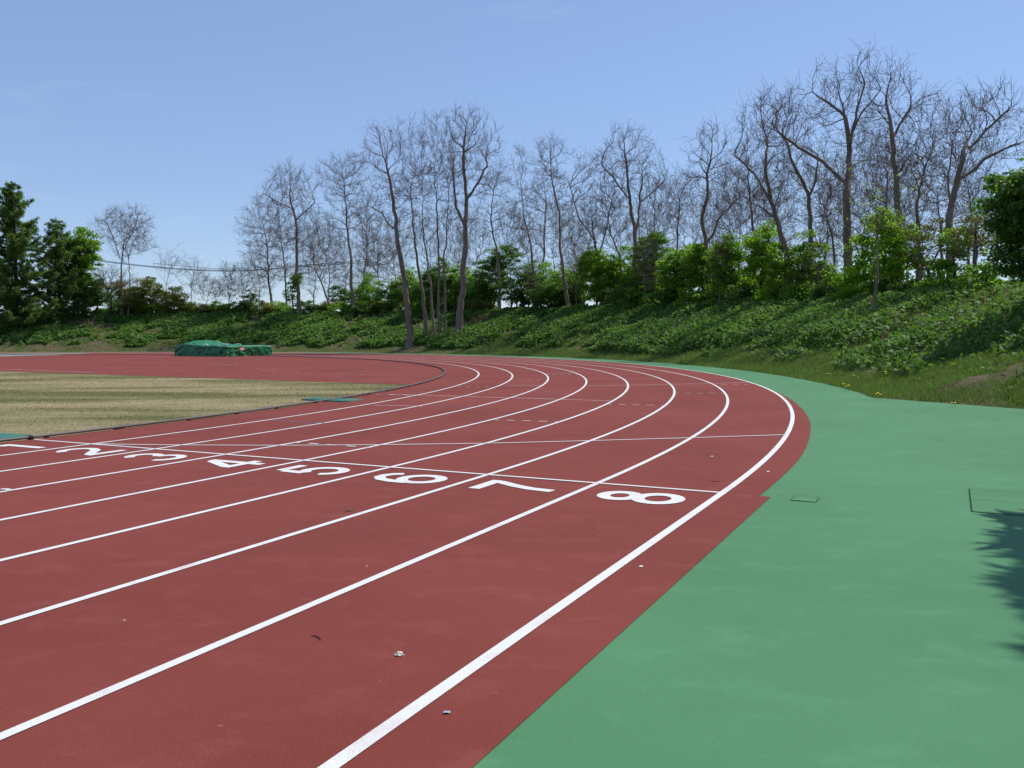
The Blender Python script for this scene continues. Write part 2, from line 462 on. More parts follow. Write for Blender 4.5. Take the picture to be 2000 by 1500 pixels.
pxline('stagger_line', [(534, 822.4), (636, 827.5)], .036, M['blue'], track)
pxline('stagger_line', [(1028, 770.4), (1112, 771.4)], .03, M['blue'], track)
pxline('stagger_line', [(1128, 741), (1290, 740)], .03, M['pale'], track)
for pts, n in (([(896, 756), (970, 756.4)], 5), ([(1000, 743.2), (1068, 742.6)], 5), ([(967, 821.2), (1092, 824.8)], 5), ([(1188, 790.6), (1298, 792.6)], 5),
               ([(1320, 768.6), (1414, 769.2)], 5), ([(1393, 751.8), (1480, 751.2)], 5), ([(1068, 732.4), (1128, 732.4)], 5), ([(1118, 724.4), (1152, 724)], 4),
               ([(577, 865.4), (724, 875.6)], 5), ([(735, 771), (823, 773)], 4)):
    pxline('dashed_line', pts, .05, M['tan'] if pts[0][1] < 860 else M['white'], track, .0112, n)
pxline('stagger_mark', [(2, 957), (14, 957.3), (20, 959)], .05, M['white'], track, .0112)
# jumping-area lines and tape marks
for pts, m, w in (([(-60, 719), (0, 721), (181, 727.4)], M['tan'], .06), ([(0, 702.4), (200, 698.6), (334, 695)], M['pale'], .05), ([(0, 707.4), (180, 703.6), (340, 698)], M['pale'], .05),
               ([(180, 706), (240, 707.4), (400, 711), (470, 713)], M['pale'], .05), ([(510, 724), (600, 728.5), (780, 733)], M['pale'], .03)):
    pxline('approach_line', pts, w, m, jump, .0064)
for x, y, l in ((355, 724.6, 15), (391, 723, 15), (430, 718.3, 5), (462, 717, 6), (503, 720.4, 6), (534, 719.2, 4), (535, 731, 4), (582, 728, 3), (664, 735, 6), (707, 731.8, 5), (320, 730, 4), (785, 716, 3), (204, 729, 4), (245, 727.5, 5), (94, 712.5, 3), (187, 719, 3), (238, 717.5, 3)):
    pxline('tape_mark', [(x - l / 2, y + .1), (x + l / 2, y)], .07, M['tan'], jump, .0064)

# lane numbers (tops towards the infield, read from the apron)
def arc(cx, cy, rx, ry, a0, a1, n=22):
    a = np.radians(np.linspace(a0, a1, n)); return [(cx + rx * math.cos(t), cy + ry * math.sin(t)) for t in a]
W_, H_ = .54, .78
S = .112
DIG = {
 1: [[(-.02, -.39), (-.02, .39)], [(-.16, .25), (-.07, .30), (-.045, .38)]],
 2: [arc(0, .165, .195, .175, 165, -20, 20) + [(.12, -.02), (-.06, -.17), (-.19, -.30)], [(-.255, -.345), (.28, -.345)]],
 3: [arc(0, .185, .17, .155, 165, -75, 22), arc(0, -.155, .21, .185, 75, -165, 24)],
 4: [[(.09, -.39), (.09, .39)], [(.04, .33), (-.20, -.13)], [(-.27, -.175), (.26, -.175)]],
 5: [[(.22, .34), (-.17, .34)], [(-.165, .29), (-.19, .0)], [(-.17, -.02)] + arc(.0, -.13, .205, .21, 130, -160, 26)],
 6: [arc(0, -.14, .205, .20, 0, 360, 32), [(-.225, -.10), (-.22, .08), (-.17, .24), (-.06, .335), (.06, .335), (.15, .28), (.19, .20)]],
 7: [[(-.25, .34), (.26, .34)], [(.19, .29), (.05, .05), (-.03, -.15), (-.06, -.39)]],
 8: [arc(0, .19, .165, .145, 0, 360, 30), arc(0, -.165, .205, .175, 0, 360, 32)],
}
for d, strokes in DIG.items():
    parts = []
    for i, st in enumerate(strokes):
        st = np.array(st, float)
        closed = np.allclose(st[0], st[-1])
        if not closed and len(st) == 2: st = np.array([st[0], (st[0] + st[1]) / 2, st[1]])
        u = d * LANE - LANE + .61 - st[:, 1]; v = -.53 + st[:, 0]
        P = np.stack(tw(u, v), 1)
        if closed:
            V, F = ribbon(np.concatenate([P[-2:-1], P, P[1:2]]), S + .008, .0085 + .0005 * i)
            n = len(P) + 2; keep = np.r_[1:n - 1]
            V = np.concatenate([V[:n][keep], V[n:][keep]]); q = len(keep); j = np.arange(q - 1)
            F = np.stack([j, j + q, j + q + 1, j + 1], 1)[:, ::-1]
        else: V, F = ribbon(P, S + .008, .0085 + .0005 * i)
        parts.append((V, F))
    V, F = join(parts)
    build('lane_number', V, F, M['white'], track, label='white number %d painted across its lane' % d)

# kerb rail
def kerb_rail():
    path = [(-.03, v, None) for v in np.arange(-14, 0, .5)]
    P = [tw(-.03, v) for v in np.arange(-14, 0, .5)] + [pol(-.03, a) for a in np.arange(0, 135, .35)]
    P = np.array(P).reshape(-1, 2)
    root = empty('kerb_rail', (*tw(-.03, 0), 0), 'low weathered metal kerb rail round the inner edge of lane one', 'rail')
    L = np.array([*tw(-.03, 0), 0.])
    T = np.gradient(P, axis=0); T /= np.linalg.norm(T, axis=1)[:, None]
    N = np.stack([T[:, 1], -T[:, 0]], 1)                     # outwards
    prof = [(.0, .018), (.004, .046), (-.006, .055), (-.055, .055), (-.064, .046), (-.064, .018), (-.058, .018), (-.058, .048), (-.006, .048), (-.006, .018)]
    k = len(prof); n = len(P)
    V = np.zeros((n, k, 3))
    for q, (a, z) in enumerate(prof):
        V[:, q, :2] = P + N * a; V[:, q, 2] = z
    V = V.reshape(-1, 3) - L
    seg = 12
    i, j = np.meshgrid(np.arange(n - 1), np.arange(k), indexing='ij'); i = i.ravel(); j = j.ravel()
    F = np.stack([i * k + j, (i + 1) * k + j, (i + 1) * k + (j + 1) % k, i * k + (j + 1) % k], 1)
    build('rail', V, [F], M['rail'], root)
    d = np.concatenate([[0], np.cumsum(np.linalg.norm(np.diff(P, axis=0), axis=1))])
    c = 0
    for s in np.arange(.6, d[-1], 1.35):
        if c >= 58: break
        i = int(np.searchsorted(d, s)); i = min(i, n - 1)
        w = random.choice((.05, .05, .05, .16))
        C = P[i] - N[i] * .028; A = T[i] * w / 2; B = N[i] * .034
        q = [C - A - B, C + A - B, C + A + B, C - A + B]
        Vb = np.array([[*p, z] for z in (0.004, .02) for p in q]) - L
        Fb = np.array([[0, 3, 2, 1], [4, 5, 6, 7], [0, 1, 5, 4], [1, 2, 6, 5], [2, 3, 7, 6], [3, 0, 4, 7]])
        build('rail_foot', Vb, [Fb], M['rail_dark'], root); c += 1
    # dark block for the shade in the rail's open joint by the finish line
    i = int(np.argmin(np.hypot(P[:, 0] - tw(-.03, 0.05)[0], P[:, 1] - tw(-.03, 0.05)[1])))
    C = P[i] - N[i] * .03; A = T[i] * .03; B = N[i] * .037
    q = [C - A - B, C + A - B, C + A + B, C - A + B]
    Vb = np.array([[*p, z] for z in (0.006, .059) for p in q]) - L
    build('joint_gap_block', Vb, [Fb], M['rail_dark'], root)
kerb_rail()

# pit covers in the turf and service hatches in the apron
def slab(name, quad, z0, z1, m, label, cat, group=None, chamfer=.02):
    Q = np.array(quad, float); c = Q.mean(0)
    rings = [(Q, z0), (Q, z1 - chamfer * .4), (c + (Q - c) * (1 - chamfer), z1)]
    V = np.concatenate([np.concatenate([q - c, np.full((4, 1), z)], 1) for q, z in rings])
    F = [[r * 4 + i, r * 4 + (i + 1) % 4, r * 4 + 4 + (i + 1) % 4, r * 4 + 4 + i] for r in (0, 1) for i in range(4)] + [[8, 9, 10, 11]]
    root = empty(name, (*c, 0), label, cat, group)
    build('cover_plate', V, [np.array(F)], m, root)
    return root, c
ug = lambda u, v: np.array(tw(u, v))
M['pit'] = simple('green_pit_cover', (.032, .135, .10), .7, .3, .2, 3)
slab('pit_cover', [ug(-1.5, 7.5), ug(-.22, 7.4), ug(-.24, 8.1), ug(-1.6, 8.05)], -.01, .03, M['pit'], 'green board lying in the dry turf beside the kerb rail', 'pit cover', 'green pit covers')
slab('pit_cover', [ug(-1.5, -.75), ug(-.2, -.75), ug(-.22, .28), ug(-1.5, .2)], -.01, .03, M['pit'], 'green board in the turf corner next to the painted number 1', 'pit cover', 'green pit covers')

def hatch(name, u0, u1, v0, v1, label, marks, wide):
    c = np.array([*tw((u0 + u1) / 2, (v0 + v1) / 2), 0])
    root = empty(name, c, label, 'hatch')
    Q = [tw(u0, v0), tw(u1, v0), tw(u1, v1), tw(u0, v1)]
    V = np.array([[*q, .0045] for q in Q]) - c
    o = build('cover_plate', V, [np.array([[0, 1, 2, 3]])], M['green'], root)
    parts = []
    for (a, b, w) in wide: parts.append(ribbon([tw(*a), ((np.array(tw(*a)) + np.array(tw(*b))) / 2), tw(*b)], w, .0062))
    V, F = join(parts); build('cover_gap', V - c, F, M['slot'], root)
    for a, b, w in marks:
        V, F = ribbon([tw(*a), ((np.array(tw(*a)) + np.array(tw(*b))) / 2), tw(*b)], w, .0072)
        build('lifting_slot', V - c, [F], M['rust'], root)
hatch('service_hatch', 11.78, 13.1, .04, 1.2, 'large square hatch flush in the green apron with rusty slots, under the serrated shadow',
      [((12.25, .98), (12.37, .98), .025), ((12.2, .62), (12.3, .62), .02), ((12.42, .55), (12.5, .55), .02), ((12.12, .30), (12.22, .30), .03)],
      [((11.78, .04), (11.78, 1.2), .011), ((11.78, .04), (13.1, .04), .006), ((11.78, 1.2), (13.1, 1.2), .006), ((11.80, .62), (13.1, .62), .005)])
hatch('drain_hatch', 10.37, 10.59, -.09, .20, 'small hatch flush in the green apron near the red corner step', [((10.43, -.07), (10.445, -.07), .02)],
      [((10.37, -.085), (10.58, -.09), .007), ((10.585, -.08), (10.585, .12), .007), ((10.37, .19), (10.58, .19), .004), ((10.375, -.06), (10.375, .18), .004)])

# ------------------------------------------------------------------ landing mat under its cover
def landing_mat():
    near = np.array(tw(-34.3, 38.3)); left = np.array(tw(-39.9, 38.7)); right = np.array(tw(-33.35, 41.75))
    ex = left - near; Lx = np.linalg.norm(ex); ex /= Lx
    ey = np.array([-ex[1], ex[0]]); 
    if ey @ (right - near) < 0: ey = -ey
    Ly = 4.3
    root = empty('landing_mat', (*(near + ex * Lx / 2 + ey * Ly / 2), 0), 'high jump landing mat under a wrinkled green cover with a small orange badge', 'landing mat')
    C = np.array([*(near + ex * Lx / 2 + ey * Ly / 2), 0])
    nx, ny, nz = 110, 64, 14
    # one draped sheet: top grid plus skirts, unwrapped as a grid of (s,t) with hanging margins
    s = np.concatenate([np.linspace(-.76, 0, nz, endpoint=False), np.linspace(0, Lx, nx), Lx + np.linspace(0, .76, nz + 1)[1:]])
    t = np.concatenate([np.linspace(-.76, 0, nz, endpoint=False), np.linspace(0, Ly, ny), Ly + np.linspace(0, .76, nz + 1)[1:]])
    Sg, Tg = np.meshgrid(s, t, indexing='ij')
    xs = np.clip(Sg, 0, Lx); ys = np.clip(Tg, 0, Ly)
    drop = np.maximum(np.maximum(-Sg, Sg - Lx), np.maximum(-Tg, Tg - Ly)).clip(0)
    top = .74 + (vnoise(xs, ys, .7, 1) - .5) * .07 + (vnoise(xs, ys, .25, 2) - .5) * .03
    hump = .45 * np.exp(-(((xs - Lx * .73) / 1.25) ** 2) ** 1.3 - (((ys - 1.6) / 1.5) ** 2) ** 1.2)
    hump2 = .13 * np.exp(-((xs - 1.9) / 1.0) ** 2 - ((ys - 1.6) / 1.4) ** 2)
    ridge = np.abs(vnoise(xs * 1.3 + ys * .6, ys - xs * .5, .42, 7) - .5) * -.22
    top = top + (hump + hump2) + ridge * (np.clip(hump, 0, .5) * 2 + .25)
    # sag line of the loose cover along the sides
    zz = np.where(drop > 0, np.maximum(.012, top * (1 - drop / .76)), top)
    px = xs.copy(); py = ys.copy()
    k = np.clip(drop / .2, 0, 1)
    wr = (vnoise(xs * 2 + zz * .8, ys * 2 + zz * 2.2, .55, 5) - .5) * .15 + (vnoise(xs * 3 - zz * 2, ys * 3 + zz, .33, 6) - .5) * .07
    cr_ = np.abs(vnoise(xs + zz * 1.7, ys - zz * 1.5, .34, 9) - .5) * .12
    dx = np.where(Sg < 0, -1, np.where(Sg > Lx, 1, 0)); dy = np.where(Tg < 0, -1, np.where(Tg > Ly, 1, 0))
    px = px + dx * k * (wr + cr_ - .03); py = py + dy * k * (wr + cr_ - .03)
    # corner ears tuck in
    both = (dx != 0) & (dy != 0); px = np.where(both, np.clip(px, -.06, Lx + .06), px); py = np.where(both, np.clip(py, -.06, Ly + .06), py)
    W2 = near[None, None] + px[..., None] * ex + py[..., None] * ey
    V = np.concatenate([W2, zz[..., None]], 2).reshape(-1, 3) - C
    n, m = Sg.shape
    i, j = np.meshgrid(np.arange(n - 1), np.arange(m - 1), indexing='ij'); i = i.ravel(); j = j.ravel()
    F = np.stack([i * m + j, (i + 1) * m + j, (i + 1) * m + j + 1, i * m + j + 1], 1)
    if np.cross(np.append(ex, 0), np.append(ey, 0))[2] < 0: F = F[:, ::-1]
    build('cover', V, [F], M['tarp'], root, smooth=True)
    # foam blocks under the cover
    bx = []
    for a0, a1 in ((.07, Lx / 2 - .02), (Lx / 2 + .02, Lx - .07)):
        q = [near + ex * a0 + ey * .07, near + ex * a1 + ey * .07, near + ex * a1 + ey * (Ly - .07), near + ex * a0 + ey * (Ly - .07)]
        bx.append((np.array([[*p, z] for z in (.003, .56) for p in q]) - C, np.array([[0, 3, 2, 1], [4, 5, 6, 7], [0, 1, 5, 4], [1, 2, 6, 5], [2, 3, 7, 6], [3, 0, 4, 7]])))
    V, F = join(bx); build('foam_block', V, F, M['slot'], root)
    # badge on the short sunny side (the s<0 end): white lettering on orange red
    bc = near - ex * .17 + ey * 1.22
    bw, bh = .46, .22
    q = [(-bw / 2, -bh / 2), (bw / 2, -bh / 2), (bw / 2, bh / 2), (-bw / 2, bh / 2)]
    side = ey if (ey[0] > 0) else -ey
    nrm = -ex
    V = []
    for e in (.0, .02):
        V += [[*(bc + side * a + nrm * e), .50 + b] for a, b in q]
    Fb = np.array([[0, 3, 2, 1], [4, 5, 6, 7], [0, 1, 5, 4], [1, 2, 6, 5], [2, 3, 7, 6], [3, 0, 4, 7]])
    bd = build('badge', np.array(V) - C, [Fb], M['badge'], root)
    cu = bpy.data.curves.new('badge_lettering', 'FONT'); cu.body = 'Nishi'; cu.size = .17; cu.align_x = 'CENTER'; cu.align_y = 'CENTER'; cu.extrude = .002; cu.offset = .004
    tmp = bpy.data.objects.new('badge_lettering', cu); COL.objects.link(tmp)
    bpy.context.view_layer.update()
    me = bpy.data.meshes.new_from_object(tmp.evaluated_get(bpy.context.evaluated_depsgraph_get()))
    bpy.data.objects.remove(tmp)
    co = np.zeros(len(me.vertices) * 3, np.float32); me.vertices.foreach_get('co', co); co = co.reshape(-1, 3)
    wv = np.zeros_like(co); wv[:, :2] = bc + side * co[:, :1] + nrm * (.024 + co[:, 2:3]); wv[:, 2] = .50 + co[:, 1]
    me.vertices.foreach_set('co', (wv - C).astype(np.float32).ravel()); me.name = 'badge_lettering'
    link('badge_lettering', me, M['badge_text'], bd)
    # white rope ends lying on the cover
    for (a, b, l) in ((Lx * .43, .35, .35), (1.0, 1.0, .9), (.75, 2.0, .7)):
        P = [np.array([*(near + ex * (a + l * q) + ey * (b + .1 * math.sin(q * 5))), .80 + .07 * math.sin(q * 3)]) - C for q in np.linspace(0, 1, 8)]
        V, F = tube(P, .03, 6); build('rope', V, [F], M['badge_text'], root, smooth=True)
landing_mat()

# ------------------------------------------------------------------ litter and small marks
def blob(name, px, py, sx, sy, sz, m, label, cat, seed, spiky=.5):
    x, y = gp(px, py); r = np.random.default_rng(seed)
    import bmesh
    bm = bmesh.new(); bmesh.ops.create_icosphere(bm, subdivisions=2, radius=1)
    for v in bm.verts:
        f = 1 + r.uniform(-spiky, spiky)
        v.co = (v.co.x * sx * f, v.co.y * sy * f, max(-.2, v.co.z * f) * sz + sz * .2)
    me = bpy.data.meshes.new(name); bm.to_mesh(me); bm.free()
    o = link(name, me, m, label=label, category=cat); o.location = (x, y, .006); return o
blob('paper_scrap', 780, 1282, .021, .012, .012, M['paper'], 'crumpled cream scrap of paper lying alone in lane eight', 'litter', 3, .55)
def foil():
    x, y = gp(873, 1395)
    g = np.array([[i, j] for i in np.linspace(-1, 1, 5) for j in np.linspace(-1, 1, 4)], float)
    n = len(g); V = np.zeros((2 * n, 3))
    zz = .003 + .0035 * np.abs(vnoise(g[:, 0] * 3, g[:, 1] * 3, 1.3, 6))
    for q in range(2):
        V[q * n:(q + 1) * n, 0] = g[:, 0] * .0135 + g[:, 1] * .001; V[q * n:(q + 1) * n, 1] = g[:, 1] * .0095; V[q * n:(q + 1) * n, 2] = zz + q * .0012
    F = []
    for i in range(4):
        for j in range(3):
            a = [i * 4 + j, (i + 1) * 4 + j, (i + 1) * 4 + j + 1, i * 4 + j + 1]; F.append([b + n for b in a]); F.append(a[::-1])
    o = build('foil_scrap', V, [np.array(F)], M['tag'], label='small grey blue scrap of foil between the outer white line and green apron', category='litter'); o.location = (x, y, .004)
foil()
blob('paper_chip', 1251, 1108, .014, .008, .004, M['badge_text'], 'tiny white paper chip on the red strip just outside the outer line', 'litter', 5, .4)
blob('paper_chip', 1390, 892.5, .018, .012, .005, M['badge_text'], 'tiny white chip in lane eight beyond the finish line', 'litter', 6, .4)
blob('paper_chip', 1500, 922, .016, .010, .005, M['badge_text'], 'tiny white chip on the red margin beside the bending outer line', 'litter', 7, .4)
blob('leaf_litter', 683, 999, .05, .02, .008, M['reed'], 'dark crumpled dead leaf in lane six below the painted number 6', 'leaf', 8, .5)
def twig(pts, lab):
    P = [np.array([*gp(*p), .009]) for p in pts]; c = P[0].copy(); c[2] = 0
    V, F = tube([p - c for p in P], [.0022, .003, .003, .0015][:len(P)], 5)
    o = build('twig', V, [F], M['bark_dark'], smooth=True, label=lab, category='twig'); o.location = c
twig([(608, 1246), (616, 1245), (622, 1248), (627, 1253)], 'short bent brown twig lying in lane eight')
twig([(1388, 940), (1394, 942), (1402, 942.5), (1408, 942)], 'thin reddish twig lying just beyond the finish line in lane eight')

# ------------------------------------------------------------------ tree growing
def grow(trunk, attr, step=.35, caps=None, sprout=1.0, trop=0.0, dk=.5, di=5.0, iters=140, noise=.35, tend=.5):
    """space colonisation from given trunk polyline(s); returns node positions and parents"""
    pos, par = [], []
    for line, root in trunk:
        line = np.asarray(line, float)
        d = np.concatenate([[0], np.cumsum(np.linalg.norm(np.diff(line, axis=0), axis=1))])
        t = np.arange(0, d[-1], step)
        pts = np.stack([np.interp(t, d, line[:, k]) for k in range(3)], 1)
        if root is None: prev = -1
        else:
            prev = int(np.argmin(np.linalg.norm(np.array(pos) - pts[0], axis=1))); pts = pts[1:]
        if caps is not None: caps.setdefault('f', []).extend(np.linspace(0, 1, len(pts)) if root is None else np.linspace(.52, 1, len(pts)))
        wob = np.cumsum(rng.normal(size=pts.shape) * [.035, .035, 0], axis=0); wob -= np.linspace(0, 1, len(pts))[:, None] * wob[-1:] if len(pts) else 0
        for p in pts + wob:
            par.append(prev); pos.append(p); prev = len(pos) - 1
    if caps is not None: caps['n'] = len(pos)
    pos = list(map(np.asarray, pos)); A = np.asarray(attr, float)
    Pn = np.array(pos)
    ok = rng.random(len(Pn)) < (sprout if len(Pn) > 6 else 1); ok[-1] = True
    if caps is not None:
        fr = np.array(caps['f']); ok |= fr > .97
    oi_ = np.where(ok)[0]
    D = np.linalg.norm(A[:, None] - Pn[oi_][None], axis=2); near = oi_[D.argmin(1)]; dist = D.min(1)
    alive = np.ones(len(A), bool); dirs = {}
    lastdir = np.zeros((len(pos), 3)); 
    for i, p in enumerate(par):
        if p >= 0: lastdir[i] = (pos[i] - pos[p]) / (np.linalg.norm(pos[i] - pos[p]) + 1e-9)
    ld = [x for x in lastdir]; cnt = [0] * len(pos)
    for it in range(iters):
        act = alive & (dist < di)
        if not act.any():
            if alive.any() and it < iters - 1 and di < 9: di *= 1.35; continue
            break
        idx = np.where(act)[0]
        P = np.array(pos)
        v = A[idx] - P[near[idx]]; v /= np.linalg.norm(v, axis=1)[:, None] + 1e-9
        src, inv = np.unique(near[idx], return_inverse=True)
        S = np.zeros((len(src), 3)); np.add.at(S, inv, v)
        new = []
        for k, sidx in enumerate(src):
            if cnt[sidx] > 3: 
                near_a = idx[inv == k]; alive[near_a[rng.random(len(near_a)) < .5]] = False; continue
            d = S[k] / (np.linalg.norm(S[k]) + 1e-9)
            d = d + ld[sidx] * tend + rng.normal(size=3) * noise
            d[2] += trop; d /= np.linalg.norm(d) + 1e-9
            pos.append(P[sidx] + d * step); par.append(int(sidx)); ld.append(d); cnt.append(0); cnt[sidx] += 1
            new.append(len(pos) - 1)
        if new:
            Q = np.array([pos[i] for i in new])
            Dn = np.linalg.norm(A[:, None] - Q[None], axis=2); j = Dn.argmin(1); m = Dn.min(1)
            b = m < dist; near[b] = np.array(new)[j[b]]; dist[b] = m[b]
        alive &= dist > dk
    return np.array(pos), np.array(par)

def radii(pos, par, rbase, rtip):
    n = len(pos); kids = np.bincount(par[par >= 0], minlength=n)
    tips = (kids == 0).astype(float)
    for i in range(n - 1, -1, -1):
        if par[i] >= 0: tips[par[i]] += tips[i]
    root = tips[0] + 1e-6
    e = math.log(max(rbase / rtip, 1.5)) / math.log(max(root, 2))
    r = rtip * tips ** e
    return r, kids

def skeleton_mesh(pos, par, r, thr, sides=(7, 5)):
    """thick wood as joined tubes (first mesh), thin wood as prisms (second mesh)"""
    n = len(pos); ch = [[] for _ in range(n)]
    for i, p in enumerate(par):
        if p >= 0: ch[p].append(i)
    thick, A, B, ra, rb = [], [], [], [], []
    starts = [(i, None) for i in range(n) if par[i] < 0]
    while starts:
        i, p = starts.pop()
        chain = [] if p is None else [p]
        rr = [] if p is None else [min(r[p], r[i] * 1.15)]
        while True:
            chain.append(i); rr.append(r[i])
            c = [k for k in ch[i]]
            if not c: break
            c.sort(key=lambda k: -r[k])
            for k in c[1:]: starts.append((k, i))
            i = c[0]
        cut = len(chain)
        for q, x in enumerate(rr):
            if x < thr and q > 0: cut = q; break
        if cut >= 2:
            P = pos[chain[:cut + 1]] if cut < len(chain) else pos[chain]
            rc = np.array(rr[:len(P)])
            thick.append(tube(P, rc, sides[0] if rc[0] > .09 else sides[1]))
            s = len(P) - 1
        else: s = 0
        for q in range(s, len(chain) - 1):
            A.append(pos[chain[q]]); B.append(pos[chain[q + 1]]); ra.append(rr[q] if q > 0 else rr[min(1, len(rr) - 1)]); rb.append(rr[q + 1])
    return thick, (np.array(A).reshape(-1, 3), np.array(B).reshape(-1, 3), np.array(ra), np.array(rb))

def sprays(pos, par, r, rmax, per, length, segs=2, up=.25, rad=.008):
    """fine twigs off the thin wood"""
    idx = np.where((r < rmax) & (par >= 0))[0]
    idx = np.repeat(idx, per)
    if per < 1: idx = idx[rng.random(len(idx)) < per]
    base = pos[idx] + (pos[par[idx]] - pos[idx]) * rng.random((len(idx), 1))
    d0 = pos[idx] - pos[par[idx]]; d0 /= np.linalg.norm(d0, axis=1)[:, None] + 1e-9
    d = d0 * .8 + rng.normal(size=(len(idx), 3)) * .45 + [0, 0, up]; d /= np.linalg.norm(d, axis=1)[:, None]
    L = length * rng.uniform(.45, 1.2, (len(idx), 1))
    A, B, ra, rb = [], [], [], []
    p = base
    for s in range(segs):
        q = p + d * L / segs
        A.append(p); B.append(q); ra.append(np.full(len(p), rad * (1 - .3 * s / segs))); rb.append(np.full(len(p), rad * (1 - .3 * (s + 1) / segs)))
        # side shoots
        d2 = d + rng.normal(size=d.shape) * .8; d2 /= np.linalg.norm(d2, axis=1)[:, None]
        A.append(q); B.append(q + d2 * L * .4); ra.append(np.full(len(p), rad * .8)); rb.append(np.full(len(p), rad * .6))
        p = q; d = d + rng.normal(size=d.shape) * .35; d /= np.linalg.norm(d, axis=1)[:, None]
    return np.concatenate(A), np.concatenate(B), np.concatenate(ra), np.concatenate(rb)

def ellipsoid_pts(n, c, rx, ry, rz, shell=.45):
    d = rng.normal(size=(n, 3)); d /= np.linalg.norm(d, axis=1)[:, None]
    return c + d * (rng.random((n, 1)) ** shell) * [rx, ry, rz]

BARE = {}
def bare_tree(bx, off, trunk, crowns, rbase, label, limbs=(), seed=None, spray=2, dens=1.0, name='bare_tree', group='bare trees standing along the bank', mats=('bark', 'twig'), olive=0, cat='tree', tip=.0105, extra=None):
    global rng
    rng = np.random.default_rng(int(bx * 7 + off * 31))
    rbase *= .88
    x, y = on_ray(bx, off); z = float(ground_z(np.array([x]), np.array([y]))[0])
    D = y
    base = np.array([x, y, z - .12])
    pts = [base]
    if len(trunk) >= 4: trunk = trunk[:-1]
    for k, (px, py) in enumerate(trunk):
        p = at(px, py, D + rng.uniform(-.4, .4) * min(2, k + 1)); pts.append(p)
    lines = [(pts, None)]
    for lb in limbs:
        lines.append(([at(px, py, D + rng.uniform(-.3, .3) + k * .0) for k, (px, py) in enumerate(lb)], 1))
    A = []
    for (cx, cy, rx, ry) in crowns:
        c = at(cx, cy, D); sx, sz = rx * D / FPX, ry * D / FPX
        vol = 4.2 * sx * sx * sz
        n = int(np.clip(vol * 7.0 * dens, 80, 700))
        A.append(ellipsoid_pts(n, c, sx * 1.08, max(1.2, sx * .9), sz * .95, .72))
    for p in pts[2:]:                                          # light side branching all up the stem
        A.append(ellipsoid_pts(int(34 * dens), p, 1.7, 1.7, 1.9, .6))
    A = np.concatenate(A)
    A = A[A[:, 2] > z + 1.2]
    caps = {}
    pos, par = grow(lines, A, step=.30, caps=caps, dk=.42, di=1.7, noise=.17, tend=.70, sprout=.45, trop=.18)
    r, kids = radii(pos, par, rbase * 1.35, tip)
    f = np.array(caps['f']); nl = caps['n']
    n0 = int(np.argmax(np.diff(f) < 0)) + 1 if (np.diff(f) < 0).any() else nl      # nodes of the main stem
    r[:n0] = np.minimum(r[:n0], rbase * (1 - (.68 if len(limbs) else .84) * f[:n0] ** .8))
    seen = set()
    for i in range(1, len(r)):
        p = par[i]; first = p not in seen; seen.add(p)
        r[i] = min(r[i], r[p] * (1.0 if i < n0 else (.965 if r[p] > .05 else .99) if first and i - 1 == p else .86 if first else .66))
    flare = np.exp(-np.maximum(0, pos[:, 2] - z) / .45) * rbase * .45
    r = r + np.where(r > rbase * .7, flare, 0)
    thick, (a, b, ra, rb) = skeleton_mesh(pos, par, r, .028)
    tA, tB, tra, trb = sprays(pos, par, r, .024, spray, .80, 2, .5, .0085)
    root = empty(name, base + [0, 0, .12], label, cat, group)
    C = base + [0, 0, .12]
    V, F = join(thick); build('trunk', V - C, F, M[mats[0]], root, smooth=True)
    V, F = prisms(np.concatenate([a, tA]), np.concatenate([b, tB]), np.concatenate([ra, tra]), np.concatenate([rb, trb]))
    build('crown', V - C, [F], M[mats[1]], root)
    if olive:
        i = rng.integers(0, len(tB), olive)
        V, F = leaves(tB[i] + rng.normal(size=(olive, 3)) * .05, rng.normal(size=(olive, 3)) + [0, 0, .6], rng.uniform(.06, .13, olive))
        build('foliage', V - C, [F], M[extra or 'leaf_olive'], root)
    return root

def dup(root, loc, rz, sc, label=None):
    o = root.copy(); COL.objects.link(o); o.location = loc; o.rotation_euler = (0, 0, rz); o.scale = (sc, sc, sc)
    if label: o['label'] = label
    for c in root.children:
        d = c.copy(); COL.objects.link(d); d.parent = o
    return o

LOC = 'bare tree '
big = []
B = bare_tree
# (foot direction, offset from kerb), trunk waypoints, crown lobes, foot radius
B(533, 24, [(525, 533), (523, 486), (512, 430)], [(508, 455, 42, 70), (530, 520, 35, 40), (490, 520, 25, 45)], .20, 'outermost bare tree of the grove, low ragged crown reaching over the open sky')
B(586, 21.5, [(577, 540), (576, 439), (566, 381), (558, 335)], [(566, 375, 50, 62), (600, 420, 26, 40), (527, 395, 30, 22), (575, 470, 45, 35)], .27, 'upright bare tree with a leafy green vine bush round its lower trunk', limbs=[[(577, 430), (600, 410), (618, 392)], [(576, 410), (545, 395), (515, 378)]])
B(562, 27, [(556, 540), (550, 470), (545, 430)], [(548, 450, 38, 60), (556, 530, 40, 30)], .16, 'thinner bare tree half hidden behind the vine wrapped one')
B(656, 23, [(634, 561), (613, 515), (610, 470)], [(612, 455, 38, 48), (645, 500, 34, 45), (600, 520, 35, 35)], .17, 'low bare tree leaning away from the grove with a curved trunk')
B(688, 22, [(685, 504), (676, 432), (674, 381), (670, 345), (668, 315)], [(668, 355, 48, 60), (695, 420, 34, 40), (650, 440, 32, 35), (700, 330, 20, 40)], .26, 'straight dark bare tree standing alone between the vine tree and the leaning tall ones')
B(705, 28, [(712, 540), (722, 480), (716, 430)], [(715, 430, 36, 60), (735, 500, 40, 40)], .16, 'slim bare tree behind the foot of the straight dark one')
